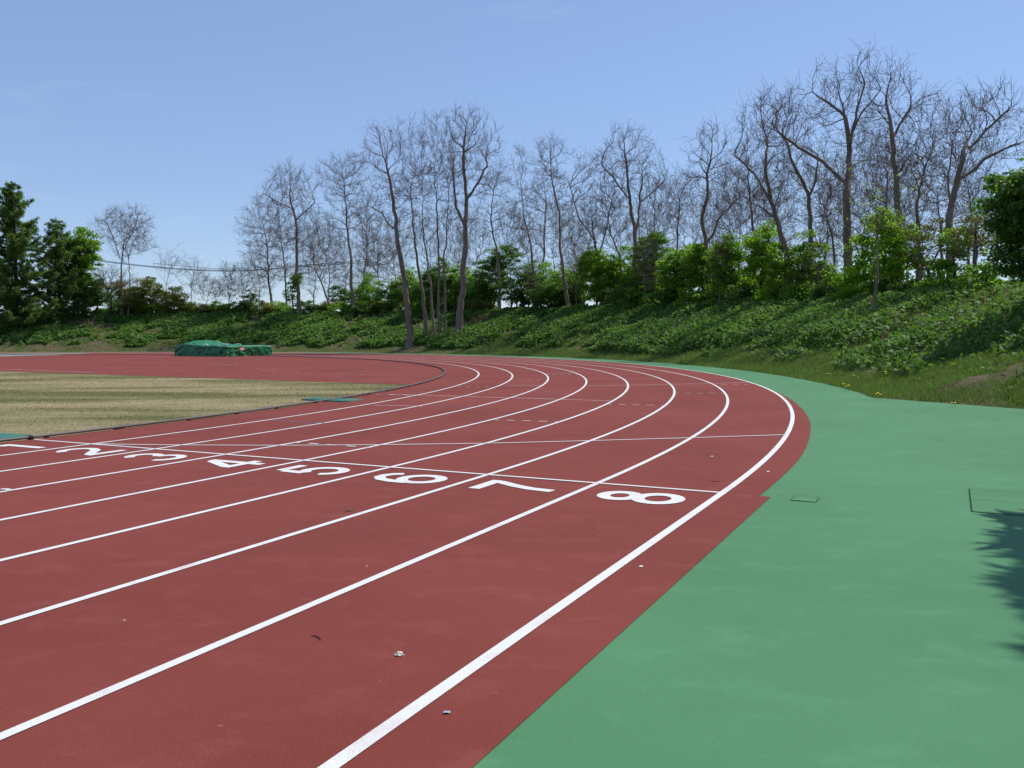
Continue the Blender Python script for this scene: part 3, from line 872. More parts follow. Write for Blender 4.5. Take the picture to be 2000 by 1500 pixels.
B(800, 13.6, [(791, 605), (776.6, 504), (766, 410), (757, 331), (748, 270)], [(748, 295, 40, 60), (755, 380, 42, 45), (735, 330, 25, 50), (790, 420, 30, 50)], .36, 'tall bare tree leaning from a pale flared foot lowest on the grassy slope', limbs=[[(770, 450), (745, 415), (715, 400)], [(776, 500), (740, 470), (700, 450)], [(786, 570), (760, 545), (725, 540)]])
B(834, 15.6, [(823, 540), (811, 453), (803, 360), (795, 300)], [(797, 285, 36, 55), (815, 350, 30, 50), (790, 370, 36, 40)], .22, 'second tall bare tree up the slope from the leaning one, bowed trunk')
B(852, 15.0, [(840, 522), (829, 439), (826, 380)], [(826, 350, 30, 70), (838, 440, 28, 40)], .17, 'thin bare trunk between the bowed tree and the close pair')
B(860, 16.2, [(859, 489), (854, 396), (847, 335), (845, 290)], [(850, 268, 38, 50), (860, 330, 34, 45)], .18, 'one of the close pair of thin bare trunks with a high crown, the paler stem')
B(869, 16.4, [(866, 500), (872, 420), (880, 350)], [(880, 330, 30, 70), (890, 420, 26, 40)], .16, 'other of the close pair of thin bare trunks, its stem kinked near the top')
B(897, 16.0, [(904, 540), (908, 432), (908, 353), (905, 288), (907, 245)], [(918, 275, 56, 64), (935, 350, 42, 55), (890, 330, 34, 55), (905, 235, 36, 26)], .38, 'stoutest tall bare tree on the slope with a broad twiggy crown', limbs=[[(908, 400), (930, 360), (955, 320)], [(906, 440), (890, 390), (884, 330)], [(902, 560), (935, 545), (965, 535)]])
B(976, 22, [(969, 486), (958, 425), (965, 367), (968, 320)], [(968, 345, 30, 55), (978, 420, 34, 45), (950, 450, 26, 40)], .20, 'wavy bare tree just past the stoutest slope tree')
B(1046, 23, [(1033, 476), (1020, 425), (1018, 367), (1017, 325)], [(1016, 318, 24, 42), (1030, 390, 30, 40), (1005, 420, 26, 40)], .19, 'narrow bare tree with a wavering trunk above dark shrubs')
B(1054, 25, [(1062, 470), (1068, 399), (1062, 360)], [(1052, 395, 34, 42), (1075, 450, 32, 42), (1030, 460, 32, 34)], .17, 'bare tree with a forked stem leaning against its wavering neighbour')
B(1110, 22, [(1095, 476), (1092, 412), (1081, 357), (1076, 310), (1074, 285)], [(1073, 288, 32, 22), (1075, 345, 32, 38), (1100, 420, 30, 42), (1060, 330, 24, 30)], .22, 'bare tree topped with a flat umbrella of twigs')
B(1175, 23, [(1170, 500), (1161, 463), (1155, 420), (1150, 380)], [(1148, 345, 44, 46), (1175, 390, 40, 50), (1125, 380, 30, 44), (1160, 450, 44, 36)], .22, 'broad bare tree with long low limbs spreading toward the umbrella topped one', limbs=[[(1168, 480), (1130, 420), (1112, 360)], [(1170, 500), (1186, 440), (1195, 390)]])
B(1221, 24.5, [(1212, 501), (1190, 457), (1186, 412), (1196, 380)], [(1196, 400, 42, 40), (1165, 420, 34, 34), (1215, 450, 30, 34)], .19, 'crooked bare tree with a doglegged trunk under the dome crowned one')
B(1243, 22.5, [(1236, 444), (1227, 380), (1222, 309), (1220, 275)], [(1226, 318, 68, 48), (1222, 275, 40, 26), (1262, 360, 46, 34), (1195, 345, 34, 36)], .27, 'bare tree with the widest dome of fine twigs over the shrub row', limbs=[[(1240, 470), (1250, 400), (1255, 340)], [(1228, 390), (1200, 350), (1175, 320)], [(1245, 400), (1280, 370), (1305, 345)]])
B(1278, 25, [(1277, 450), (1279, 410)], [(1280, 385, 46, 42), (1260, 430, 30, 30)], .17, 'low bare tree peering over the shrubs beside the dome crowned one')
B(1324, 25, [(1323, 463), (1327, 399), (1332, 370)], [(1332, 375, 32, 42), (1318, 430, 30, 34)], .16, 'slender bare tree between the dome crowned and the twisted one')
B(1384, 22, [(1380, 466), (1372, 425), (1385, 386), (1382, 329), (1388, 271)], [(1384, 305, 46, 52), (1390, 262, 30, 24), (1410, 340, 38, 40), (1362, 350, 34, 34)], .27, 'twisted bare tree with an S bend in its trunk', limbs=[[(1388, 470), (1402, 430), (1430, 395), (1450, 380)]])
B(1476, 23, [(1472, 470), (1468, 399), (1462, 332), (1458, 290)], [(1457, 310, 38, 56), (1440, 380, 34, 40), (1475, 390, 30, 46)], .21, 'thin crowned bare tree in front of the gap past the twisted one')
B(1548, 22, [(1540, 488), (1508, 400), (1496, 320), (1500, 280), (1490, 235)], [(1486, 235, 52, 62), (1465, 300, 34, 50), (1515, 320, 34, 46), (1500, 385, 50, 40)], .25, 'bare tree sweeping out from a leaning base below the giant', limbs=[[(1508, 400), (1475, 340), (1430, 300)], [(1520, 430), (1480, 400), (1440, 390)]])
B(1580, 24, [(1576, 420), (1572, 380), (1548, 320), (1536, 276), (1532, 225)], [(1535, 222, 50, 54), (1560, 290, 40, 46), (1510, 270, 34, 34), (1590, 360, 34, 40)], .24, 'bare tree with two upright forks crowding the giant', limbs=[[(1574, 400), (1592, 350), (1598, 300)]])
B(1656, 22.5, [(1660, 500), (1660, 380), (1664, 308), (1656, 240), (1640, 190), (1630, 150)], [(1640, 175, 66, 62), (1680, 150, 44, 50), (1600, 230, 40, 34), (1690, 230, 34, 36), (1540, 235, 40, 40)], .34, 'giant bare tree, tallest of all, with one long limb reaching sideways', limbs=[[(1660, 365), (1616, 316), (1568, 288), (1520, 256), (1476, 200)], [(1662, 290), (1672, 220), (1690, 160)], [(1656, 230), (1610, 195), (1580, 175)], [(1662, 270), (1690, 210), (1720, 175)]])
B(1626, 26, [(1622, 460), (1608, 412), (1622, 380)], [(1628, 385, 44, 46), (1600, 430, 34, 30)], .17, 'low bare tree tucked behind the giant trunk')
B(1756, 22.5, [(1752, 420), (1746, 340), (1740, 252), (1733, 212), (1738, 170)], [(1744, 165, 46, 52), (1780, 215, 44, 46), (1715, 235, 34, 40), (1745, 300, 40, 40)], .28, 'tall bare tree next after the giant, its crown level with it', limbs=[[(1742, 270), (1770, 220), (1800, 190), (1840, 180)], [(1746, 350), (1780, 300), (1800, 250)]])
B(1735, 26, [(1732, 400), (1733, 340), (1722, 310)], [(1718, 315, 38, 44), (1705, 380, 34, 34)], .17, 'thin bare tree in the gap between the two tallest')
B(1800, 24, [(1784, 412), (1800, 350), (1818, 300)], [(1822, 245, 44, 56), (1790, 320, 36, 40), (1830, 330, 30, 44)], .21, 'slanting bare tree between the second tallest and the fan shaped one')
B(1852, 23, [(1860, 420), (1878, 360), (1884, 308), (1900, 250), (1915, 205)], [(1925, 215, 56, 52), (1960, 225, 40, 50), (1890, 240, 34, 44), (1960, 300, 40, 30)], .28, 'fan shaped bare tree leaning over the dark leafy maple', limbs=[[(1878, 350), (1920, 310), (1970, 285), (2010, 275)], [(1886, 300), (1930, 250), (1985, 200)], [(1858, 410), (1850, 340), (1860, 280)]])
B(1835, 27, [(1838, 440), (1830, 380)], [(1850, 360, 40, 44), (1870, 420, 34, 30)], .16, 'low bare tree at the foot of the fan shaped one')
B(1709, 17.5, [(1714, 440), (1710, 400)], [(1700, 420, 26, 40), (1725, 450, 26, 40)], .10, 'small bare sapling on the bank crest before the lime green shrub', spray=1, olive=260, extra='leaf_lime')
# the lone group beyond the mat
B(239, 21.5, [(236.6, 516), (241, 480)], [(225, 445, 42, 42), (262, 440, 38, 40), (240, 425, 40, 22), (275, 470, 24, 24)], .19, 'lone fan crowned bare tree between the larch and the power cable dip', limbs=[[(237, 510), (222, 470), (205, 430)], [(239, 495), (258, 455), (268, 420)]])
B(250, 21.5, [(251, 550), (253, 502), (262, 470)], [(262, 455, 30, 36), (285, 480, 22, 20)], .12, 'slim second stem standing close beside the lone fan crowned tree')
B(322, 21.8, [(326, 563), (330, 530)], [(320, 515, 22, 30), (342, 512, 24, 32)], .10, 'thin brush shaped bare sapling rising out of olive shrubs', spray=1, dens=1.6)
B(372, 22.2, [(374, 570), (377, 545)], [(378, 533, 24, 26)], .08, 'small whip thin sapling below the sagging cable', dens=2)
B(405, 22.5, [(404, 585)], [(404, 565, 28, 30), (425, 575, 22, 24)], .12, 'brownish twiggy low tree behind the mat', dens=2, olive=900, extra='leaf_brown')
B(447, 22.5, [(445, 580), (443, 555)], [(441, 545, 18, 34), (455, 575, 22, 24)], .10, 'reddish brown sapling next to the twiggy low tree', dens=2, olive=600, extra='leaf_brown')
B(478, 22.5, [(474, 580), (470, 555)], [(468, 545, 26, 26), (490, 560, 22, 28)], .12, 'small olive tinged sapling before the ragged grove edge', dens=2, olive=500)
B(214, 21.5, [(216, 585), (208, 560)], [(205, 545, 30, 28), (240, 555, 28, 24)], .20, 'gnarled dark small tree at the foot of the lone bare tree', mats=('bark_dark', 'twig'), dens=1.6, olive=900)
print('bare', time.time() - T0)

# saplings that nothing tells apart, filling the grove behind
src = [bare_tree(640, 30, [(642, 540), (638, 500)], [(638, 480, 34, 60), (650, 540, 34, 34)], .13, 'thin bare sapling standing far back between the taller bare trees', group='thin saplings behind the grove', name='bare_sapling'),
       bare_tree(930, 31, [(934, 540), (930, 500)], [(930, 470, 36, 66), (938, 540, 34, 36)], .13, 'thin bare sapling standing far back between the taller bare trees', group='thin saplings behind the grove', name='bare_sapling')]
for i, (px, off, sc) in enumerate([(505, 30, .8), (610, 33, .95), (745, 31, 1.05), (780, 34, 1.1), (835, 32, 1.05), (880, 35, 1.1), (1000, 33, 1.1), (1085, 34, 1.15), (1140, 32, 1.1), (1210, 33, 1.0), (1300, 31, 1.05), (1350, 33, 1.05), (1420, 32, 1.1), (1450, 30, 1.05), (1520, 33, 1.15), (1600, 32, 1.1), (1690, 31, 1.1), (1780, 32, 1.1), (1880, 31, 1.1), (670, 32, .95), (715, 34, 1.0), (905, 30, .95), (1030, 30, .95), (1115, 35, 1.0), (1255, 32, .95), (1395, 30, .95), (1500, 35, 1.05), (1645, 34, 1.0), (1740, 34, 1.0)]):
    x, y = on_ray(px, off); z = float(ground_z(np.array([x]), np.array([y]))[0])
    dup(src[i % 2], (x, y, z), i * 1.7, sc)

for i, (px, off, sc) in enumerate([(1040, 21, .45), (1128, 21.2, .55), (1262, 20.8, .55), (1405, 20.7, .5), (1602, 20.6, .5), (1792, 20.5, .5), (1895, 20.4, .5)]):
    x, y = on_ray(px, off); z = float(ground_z(np.array([x]), np.array([y]))[0])
    o = dup(src[(i + 1) % 2], (x, y, z), i * 2.3 + .4, sc, 'short bare sapling poking up through the front of the leafy shrub row')
    o['group'] = 'short bare saplings before the shrubs'

# ------------------------------------------------------------------ leafy shrubs and trees
def leafy(bx, off, crowns, m, label, name='leafy_shrub', cat='shrub', group='leafy shrubs along the crest', size=(.11, .20), clump=.5, per=66, nc=1.0, rb=.10, trunk=None, bark_='bark_dark', up=.55, flat_=.45, dloc=0):
    global rng
    rng = np.random.default_rng(int(bx * 5 + off * 17 + 3))
    x, y = on_ray(bx, off); z = float(ground_z(np.array([x]), np.array([y]))[0]); D = y + dloc
    base = np.array([x, y, z - .1]); C = np.array([x, y, z])
    cl = []
    for (cx, cy, rx, ry) in crowns:
        c = at(cx, cy, D); sx, sz = rx * D / FPX, ry * D / FPX
        vol = 4.2 * sx * sx * .9 * sz
        n = int(np.clip(vol / (clump ** 3) * 1.0 * nc, 22, 420))
        q = ellipsoid_pts(n, c, sx, max(1.0, sx * .9), sz, .38)
        cl.append(q)
    cl = np.concatenate(cl); cl = cl[cl[:, 2] > z + .25]
    tr = [base] + [at(px, py, D) for px, py in (trunk or [(crowns[0][0], crowns[0][1] + crowns[0][3] * .3)])]
    lines = [(tr, None)]
    if trunk is None:
        for k in range(3):
            e = cl[rng.integers(len(cl))]; lines.append(([base + [rng.uniform(-.3, .3), rng.uniform(-.3, .3), .1], (base + e) / 2 + rng.normal(size=3) * .2], 1))
    pos, par = grow(lines, cl, step=.3, dk=.4, noise=.3, iters=70)
    r, _ = radii(pos, par, rb, .010)
    thick, (a, b, ra, rb_) = skeleton_mesh(pos, par, r, .02, (6, 4))
    root = empty(name, C, label, cat, group)
    V, F = join(thick + [prisms(a, b, ra, rb_)] if len(a) else thick)
    build('trunk', V - C, F, M[bark_], root, smooth=True)
    n = len(cl) * per
    cs = clump * rng.uniform(.6, 1.3, len(cl))
    g = rng.normal(size=(len(cl), per, 3)); g /= np.linalg.norm(g, axis=2)[..., None]
    g *= rng.random((len(cl), per, 1)) ** .5
    P = cl[:, None] + g * cs[:, None, None] * [1, 1, flat_]
    P = P.reshape(-1, 3)
    N = g.reshape(-1, 3) * .5 + rng.normal(size=(n, 3)) * .45 + [0, 0, up]
    V, F = leaves(P, N, rng.uniform(size[0], size[1], n), .62)
    build('crown', V - C, [F], M[m], root)
    return root
Lf = leafy
Lf(571, 21.2, [(570, 565, 14, 28), (578, 545, 10, 14)], 'leaf_mid', 'green vine bush wrapped round a bare trunk in the grove', clump=.5)
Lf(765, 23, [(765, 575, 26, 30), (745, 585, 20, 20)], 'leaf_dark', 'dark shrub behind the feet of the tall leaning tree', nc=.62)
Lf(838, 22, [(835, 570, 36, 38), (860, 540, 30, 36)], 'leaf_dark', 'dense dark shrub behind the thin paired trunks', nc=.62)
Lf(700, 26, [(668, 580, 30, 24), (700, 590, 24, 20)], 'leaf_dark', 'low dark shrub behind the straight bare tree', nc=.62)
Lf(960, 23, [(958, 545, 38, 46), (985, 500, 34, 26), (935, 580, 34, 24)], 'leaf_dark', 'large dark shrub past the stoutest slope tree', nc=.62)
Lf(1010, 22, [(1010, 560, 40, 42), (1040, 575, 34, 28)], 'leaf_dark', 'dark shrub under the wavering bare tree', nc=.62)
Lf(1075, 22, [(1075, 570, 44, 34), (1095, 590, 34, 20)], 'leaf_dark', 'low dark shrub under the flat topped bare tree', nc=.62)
Lf(1165, 22.5, [(1162, 530, 40, 44), (1150, 500, 22, 18), (1185, 570, 36, 30)], 'leaf_lime', 'bright lime shrub below the broad bare tree')
Lf(1130, 24, [(1130, 570, 34, 34)], 'leaf_dark', 'small dark shrub beside the bright lime one', nc=.62)
Lf(1275, 23, [(1275, 500, 40, 48), (1255, 555, 40, 40)], 'leaf_mid', 'rounded green shrub under the dome crowned tree')
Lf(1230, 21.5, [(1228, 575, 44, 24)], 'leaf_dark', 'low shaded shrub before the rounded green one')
Lf(1325, 22, [(1322, 540, 44, 50), (1345, 510, 36, 34)], 'leaf_mid', 'dark shrub before the slender bare tree')
Lf(1385, 22.5, [(1378, 530, 46, 54), (1360, 500, 30, 26)], 'leaf_mid', 'green shrub round the base of the twisted tree')
Lf(1435, 22, [(1430, 530, 44, 56), (1415, 490, 30, 36)], 'leaf_mid', 'tall green shrub next to the S bent trunk')
Lf(1492, 22, [(1488, 490, 36, 58), (1500, 540, 44, 44)], 'leaf_lime', 'tall lime shrub with a pointed top in the row')
Lf(1545, 22, [(1540, 545, 44, 44), (1525, 510, 30, 34)], 'leaf_mid', 'shrub round the leaning base of the sweeping bare tree')
Lf(1588, 22.5, [(1582, 500, 36, 46), (1600, 550, 40, 36)], 'leaf_mid', 'green shrub just before the giant trunk')
Lf(1635, 21.5, [(1640, 560, 46, 26)], 'leaf_mid', 'low dark shrub across the foot of the giant trunk')
Lf(1690, 22, [(1690, 500, 34, 46), (1675, 545, 40, 36), (1720, 430, 18, 26)], 'leaf_lime', 'lime shrub on the far side of the giant trunk')
Lf(1758, 21.8, [(1752, 520, 48, 52), (1770, 470, 34, 34), (1735, 450, 22, 34)], 'leaf_lime', 'broad yellow green shrub below the second tallest tree')
Lf(1815, 22.5, [(1812, 500, 40, 50), (1830, 455, 30, 28)], 'leaf_olive', 'hazy olive shrub with sparse young leaves', nc=.55, per=30, size=(.08, .16))
Lf(1868, 21.5, [(1862, 530, 44, 46), (1880, 470, 34, 34)], 'leaf_mid', 'green shrub under the fan shaped tree', nc=.8)
Lf(1910, 21.5, [(1905, 440, 48, 30), (1930, 470, 40, 26)], 'leaf_olive', 'thin brownish olive shrub beside the dark maple', nc=.5, per=30, size=(.08, .16))
Lf(1925, 20.5, [(1925, 545, 46, 36)], 'leaf_mid', 'low green shrub at the foot of the dark maple', nc=.9)
Lf(285, 22, [(288, 572, 34, 32), (270, 590, 30, 20)], 'leaf_olive', 'rounded olive shrub beside the lone bare tree', nc=.8, size=(.10, .2))
Lf(342, 22, [(340, 585, 28, 26)], 'leaf_olive', 'smaller olive green shrub under the brush shaped sapling', nc=.9, size=(.10, .2))
Lf(490, 22.3, [(488, 586, 16, 22)], 'leaf_dark', 'small dark evergreen shrub at the grove edge')
Lf(190, 22, [(190, 570, 26, 34), (165, 585, 24, 24)], 'leaf_dark', 'dark shrub between the broadleaf tree and the gnarled one')
Lf(205, 27, [(232, 575, 30, 26)], 'leaf_olive', 'olive shrub behind the gnarled dark tree', nc=.8)
for i, (px, off, cy, lab) in enumerate([(720, 24, 575, 'open green shrub between the dark bushes near the lowest leaning tree'), (800, 23, 560, 'open green shrub right behind the pale flared foot'), (890, 23.5, 556, 'open green shrub behind the stoutest slope tree'),
        (925, 24, 560, 'open green shrub beside the stoutest slope tree'), (1050, 23.5, 545, 'open green shrub at the foot of the forked bare tree'), (1100, 23, 560, 'open green shrub at the foot of the umbrella topped tree'),
        (1200, 23, 545, 'open green shrub before the crooked dogleg tree'), (1222, 24, 520, 'taller open green shrub just before the rounded green one')]):
    Lf(px, off, [(px, cy, 34, 40), (px + 18, cy + 22, 30, 24)], 'leaf_mid', lab, nc=.55)
# low hedge of shade-side saplings filling the crest behind
for i, (px, off) in enumerate([(1110, 27), (1200, 26), (1290, 27), (1410, 27), (1470, 26), (1560, 27), (1620, 26), (1720, 26), (1790, 26), (930, 28), (870, 27), (800, 28)]):
    h = 572 if px > 1000 else 590
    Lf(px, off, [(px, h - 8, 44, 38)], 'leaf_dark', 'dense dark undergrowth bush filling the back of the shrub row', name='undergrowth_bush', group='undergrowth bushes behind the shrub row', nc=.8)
for i, (px, off) in enumerate([(232, 22), (268, 23), (305, 22), (355, 23), (392, 22.5), (428, 23), (462, 22.5), (515, 22), (548, 23), (600, 22.5), (632, 23), (668, 22), (712, 22.5), (745, 23), (815, 22.5), (905, 23), (940, 22)]):
    Lf(px, off, [(px, 600, 26, 12), (px + 14, 603, 16, 9)], ('leaf_dark', 'leaf_olive', 'leaf_mid')[i % 3], 'knee high leafy bush hugging the crest of the bank below the bare trees', name='undergrowth_bush', group='low bushes along the open crest', nc=.7, rb=.03)
for i, (px, off) in enumerate([(1245, 21), (1300, 21.2), (1345, 21), (1395, 21.3), (1450, 21), (1508, 21.2), (1560, 21), (1610, 21.2), (1662, 21), (1716, 21), (1780, 21), (1835, 21)]):
    Lf(px, off, [(px, 583 - (px - 1245) * .03, 34, 22), (px + 20, 588 - (px - 1245) * .03, 22, 16)], ('leaf_mid', 'leaf_dark', 'leaf_lime')[i % 3], 'waist high leafy bush filling the foot of the shrub row above the bank plants', name='undergrowth_bush', group='low bushes under the shrub row', nc=.7, rb=.03)
print('shrubs', time.time() - T0)
# broadleaf behind the larches, dark maple at the frame's edge
Lf(162, 23, [(158, 480, 34, 36), (172, 505, 24, 40), (140, 520, 34, 44), (150, 560, 36, 30)], 'leaf_mid', 'round fresh green broadleaf tree behind the larches', name='broadleaf_tree', cat='tree', group='leafy trees', size=(.16, .3), clump=.7, rb=.2, trunk=[(160, 560), (160, 510)])
Lf(2030, 18.2, [(2000, 350, 60, 52), (1985, 400, 66, 60), (2040, 420, 90, 100), (1990, 460, 56, 56), (1995, 520, 50, 30), (2140, 420, 110, 130), (2250, 430, 110, 120)], 'leaf_dark', 'big dark leafy maple shading the bank at the edge of the picture', name='maple_tree', cat='tree', group='leafy trees', size=(.09, .165), clump=.5, rb=.24, trunk=[(2050, 520), (2050, 440)], nc=1.4, per=80)

Lf(2240, 20.5, [(2210, 380, 130, 130), (2300, 420, 120, 120), (2130, 430, 90, 90)], 'leaf_mid', 'leafy tree outside the picture beyond the maple, shading the bank', name='broadleaf_tree', cat='tree', group='leafy trees', clump=.8, size=(.2, .32), rb=.22, trunk=[(2240, 520), (2230, 440)], per=50)

Lf(2120, 19.5, [(2105, 505, 80, 50), (2190, 490, 90, 70)], 'leaf_dark', 'broad bush outside the picture beside the maple, shading the upper bank', name='leafy_shrub', cat='shrub', clump=.6, size=(.14, .24), nc=.9)

def conifer(bx, by, height, rad, label, name='larch_tree', dens=1.0, first=.12, group='larches', droop=.25, needle=(.16, .32), asp=.16, rb=.24, m='needle', jag=.5, clen=1.0, gap=0.0, pw=1.15, nb_=(4, 7), whorl=(.24, .42)):
    global rng
    rng = np.random.default_rng(int(height * 100 + rad * 10))
    x, y = bx, by; z = float(ground_z(np.array([x]), np.array([y]))[0]); C = np.array([x, y, z])
    root = empty(name, C, label, 'tree', group)
    t = np.linspace(0, 1, 24); P = np.stack([np.cumsum(rng.normal(size=24)) * .02, np.cumsum(rng.normal(size=24)) * .02, t * height - .1], 1)
    V, F = tube(P, rb * (1 - t) ** .8 + .02 + .12 * rb * np.exp(-t * 40), 8); 
    tr = [(V, F)]
    A, B_, ra, rbb, NP, ND = [], [], [], [], [], []
    zz = first * height
    while zz < height * .985:
        f = zz / height
        L0 = rad * (1 - ((f - first) / (1 - first)) ** pw) * .97 + .12
        nb = rng.integers(*nb_); a0 = rng.uniform(0, 6.28)
        for k in range(nb):
            if rng.random() < gap: continue
            a = a0 + k * 6.283 / nb + rng.normal() * .25; L = L0 * rng.uniform(1 - jag, 1.08)
            d = np.array([math.cos(a), math.sin(a)]); n = max(4, int(L / .28)); s = np.linspace(0, 1, n)
            bp = np.stack([d[0] * L * s, d[1] * L * s, zz + L * (.10 * s + .0 - droop * s * (1 - s) * 2 - droop * .35 * s + .22 * s ** 3)], 1) + np.array([np.interp(zz, P[:, 2], P[:, 0]), np.interp(zz, P[:, 2], P[:, 1]), 0])
            bp[1:] += rng.normal(size=(n - 1, 3)) * .03
            A.append(bp[:-1]); B_.append(bp[1:]); w = np.linspace(.035, .010, n) * (.5 + L / rad * .7); ra.append(w[:-1]); rbb.append(w[1:])
            # side sprays carrying needles
            ns = max(3, int(L * 7 * dens * clen)); q = rng.random(ns) ** .75
            bpos = np.stack([np.interp(q, s, bp[:, i]) for i in range(3)], 1)
            sd = np.stack([-d[1] * np.ones(ns), d[0] * np.ones(ns), np.zeros(ns)], 1) * rng.choice([-1, 1], ns)[:, None] * rng.uniform(.4, 1, (ns, 1)) + np.array([*d, 0]) * .7 + rng.normal(size=(ns, 3)) * .15 - [0, 0, .22]
            sl = (.18 + .34 * (1 - q) * min(1.2, L / 1.6))[:, None] * rng.uniform(.6, 1.2, (ns, 1))
            e = bpos + sd * sl
            A.append(bpos); B_.append(e); ra.append(np.full(ns, .008)); rbb.append(np.full(ns, .005))
            for w_ in range(int(9 * dens)):
                u_ = rng.random((ns, 1)); NP.append(bpos + (e - bpos) * u_ + rng.normal(size=(ns, 3)) * .035); ND.append(sd + rng.normal(size=(ns, 3)) * .7)
        zz += rng.uniform(*whorl)
    tr.append(prisms(np.concatenate(A), np.concatenate(B_), np.concatenate(ra), np.concatenate(rbb)))
    V, F = join(tr); build('trunk', V, F, M['bark_dark'], root, smooth=True)
    NP = np.concatenate(NP); ND = np.concatenate(ND); n = len(NP)
    ND /= np.linalg.norm(ND, axis=1)[:, None]
    X = np.cross(ND, rng.normal(size=(n, 3))); X /= np.linalg.norm(X, axis=1)[:, None]
    s = rng.uniform(*needle, (n, 1))
    V = np.stack([NP, NP + ND * s * .5 + X * s * asp * .5, NP + ND * s, NP + ND * s * .5 - X * s * asp * .5], 1).reshape(-1, 3)
    build('crown', V, [np.arange(4 * n).reshape(-1, 4)], M[m], root)
    return root
x, y = on_ray(34, 17.8); conifer(x, y, 15.4, 5.0, 'tall dark larch, the taller of two with drooping feathery branches', jag=.75, first=.07, dens=1.9, needle=(.2, .4), asp=.2, gap=.15, pw=2.3)
x, y = on_ray(118, 21.3); conifer(x, y, 10.9, 3.8, 'shorter pointed larch standing beside the tall one', jag=.75, first=.10, dens=1.6, needle=(.2, .4), asp=.2, gap=.2, pw=1.7)
x, y = on_ray(-40, 22); conifer(x, y, 13.0, 4.0, 'larch cut off by the picture edge behind the tall one', jag=.75, dens=1.8, needle=(.2, .4), asp=.2, gap=.12, pw=2)
# conifer on the apron's margin that throws the serrated shadow
CAST = tw(16.25, 1.9)
conifer(CAST[0], CAST[1], 10.6, 2.6, 'conifer outside the picture whose serrated shadow falls across the hatch', name='spruce_tree', dens=3.2, group='larches', first=.34, droop=.1, jag=.07, nb_=(12, 15), whorl=(.50, .62), asp=.3, needle=(.2, .36))
print('conifers', time.time() - T0)

# ------------------------------------------------------------------ ground cover on the bank
def scatter(n, a0, a1, o0, o1):
    a = rng.uniform(a0, a1, n); o = rng.uniform(o0, o1, n)
    x, y = pol(o, a); return x, y, o, a

def bank_plants():
    x, y, o, a = scatter(165000, 9, 128, 13.3, 24)
    d = np.hypot(x, y)
    pn = vnoise(x, y, 2.6, 21) * .65 + vnoise(x, y, .8, 22) * .35
    thr = np.interp(a, [9, 20, 30, 52, 62, 75, 90, 105, 116, 128], [.50, .36, .22, .24, .34, .39, .41, .41, .47, .51])
    thr = thr + np.interp(o - np.interp(a, [40, 62], [1.0, 0]), [13.3, 14.2, 15.2, 20, 21, 24], [.26, .08, 0, 0, -.08, -.06])
    k = (pn > thr) | ((rng.random(len(x)) < .05) & (o > 14))
    x, y, o, a, pn, thr, d = (q[k] for q in (x, y, o, a, pn, thr, d))
    hmax = (1 + .7 * np.clip((o - 20) / 1.5, 0, 1)) * .22 + .52 * np.clip((pn - thr) / .2, 0, 1) * np.interp(a, [9, 40, 60, 128], [1, 1, .75, .65])
    h = hmax * rng.random(len(x)) ** .55
    z = ground_z(x, y) + h
    n = len(x)
    # leaves face up and tumble outwards
    N = rng.normal(size=(n, 3)) * .55 + [0, 0, .8]
    size = rng.uniform(.11, .30, n) * np.interp(d, [20, 60, 100], [.68, 1.05, 1.5])
    V, F = leaves(np.stack([x, y, z], 1), N, size, .8, .18)
    # stalks for one in twelve
    i = np.arange(0, n, 12)
    V2, F2 = prisms(np.stack([x[i], y[i], z[i] - h[i]], 1), np.stack([x[i], y[i], z[i]], 1), np.full(len(i), .008), np.full(len(i), .006))
    build('bank_plants', V, [F], M['bank_leaf'], kind='stuff', label='leafy green ground cover spread over the bank', category='ground cover')
    build('bank_stalks', V2, [F2], M['stem'], bpy.data.objects['bank_plants'])
bank_plants()

def grass(name, x, y, h, m, lean=.35, w=.012, label='', **kw):
    n = len(x); z = ground_z(x, y) if kw.get('terrain', True) else np.full(n, -.002)
    P = np.stack([x, y, z], 1); a = rng.uniform(0, 6.283, n)
    S_ = np.stack([np.cos(a), np.sin(a), np.zeros(n)], 1); Ln = rng.normal(size=(n, 3)) * [lean, lean, 0] + [0, 0, 1]
    hh = np.asarray(h)[:, None]; ww = np.broadcast_to(np.asarray(w, float), n)[:, None]
    V = np.stack([P - S_ * ww, P + S_ * ww, P + Ln * hh], 1).reshape(-1, 3)
    return build(name, V, [np.arange(3 * n).reshape(-1, 3)], M[m], kind='stuff', label=label, category='grass')

def verge():
    xs, ys, hs, ws = [], [], [], []
    for n, a0, a1, o0, o1 in ((150000, 8.5, 40, 11.75, 17), (60000, 40, 70, 11.8, 16), (45000, 70, 126, 11.8, 20), (40000, 9, 60, 15, 22), (50000, 8.5, 17, 14, 20)):
        x, y, o, a = scatter(n, a0, a1, o0, o1)
        u, v = wt(x, y); e = edge_dist(u, v, o)
        pn = vnoise(x, y, 1.1, 31) * .6 + vnoise(x, y, .35, 32) * .4
        k = (e > .01) & (pn + rng.random(len(x)) * .22 > .06 + np.interp(e, [0, .8, 1.6, 3], [.12, .2, .36, .36]))
        x, y, o, pn = x[k], y[k], o[k], pn[k]; d = np.hypot(x, y)
        xs.append(x); ys.append(y); hs.append(rng.uniform(.04, .12, len(x)) * (.6 + pn * 1.3)); ws.append(.006 * np.interp(d, [18, 100], [1.0, 3.2]))
    x, y, h, w = map(np.concatenate, (xs, ys, hs, ws))
    grass('verge_grass', x, y, h, 'blade', .5, w, label='short green grass on the verge between the green apron and the bank')
verge()

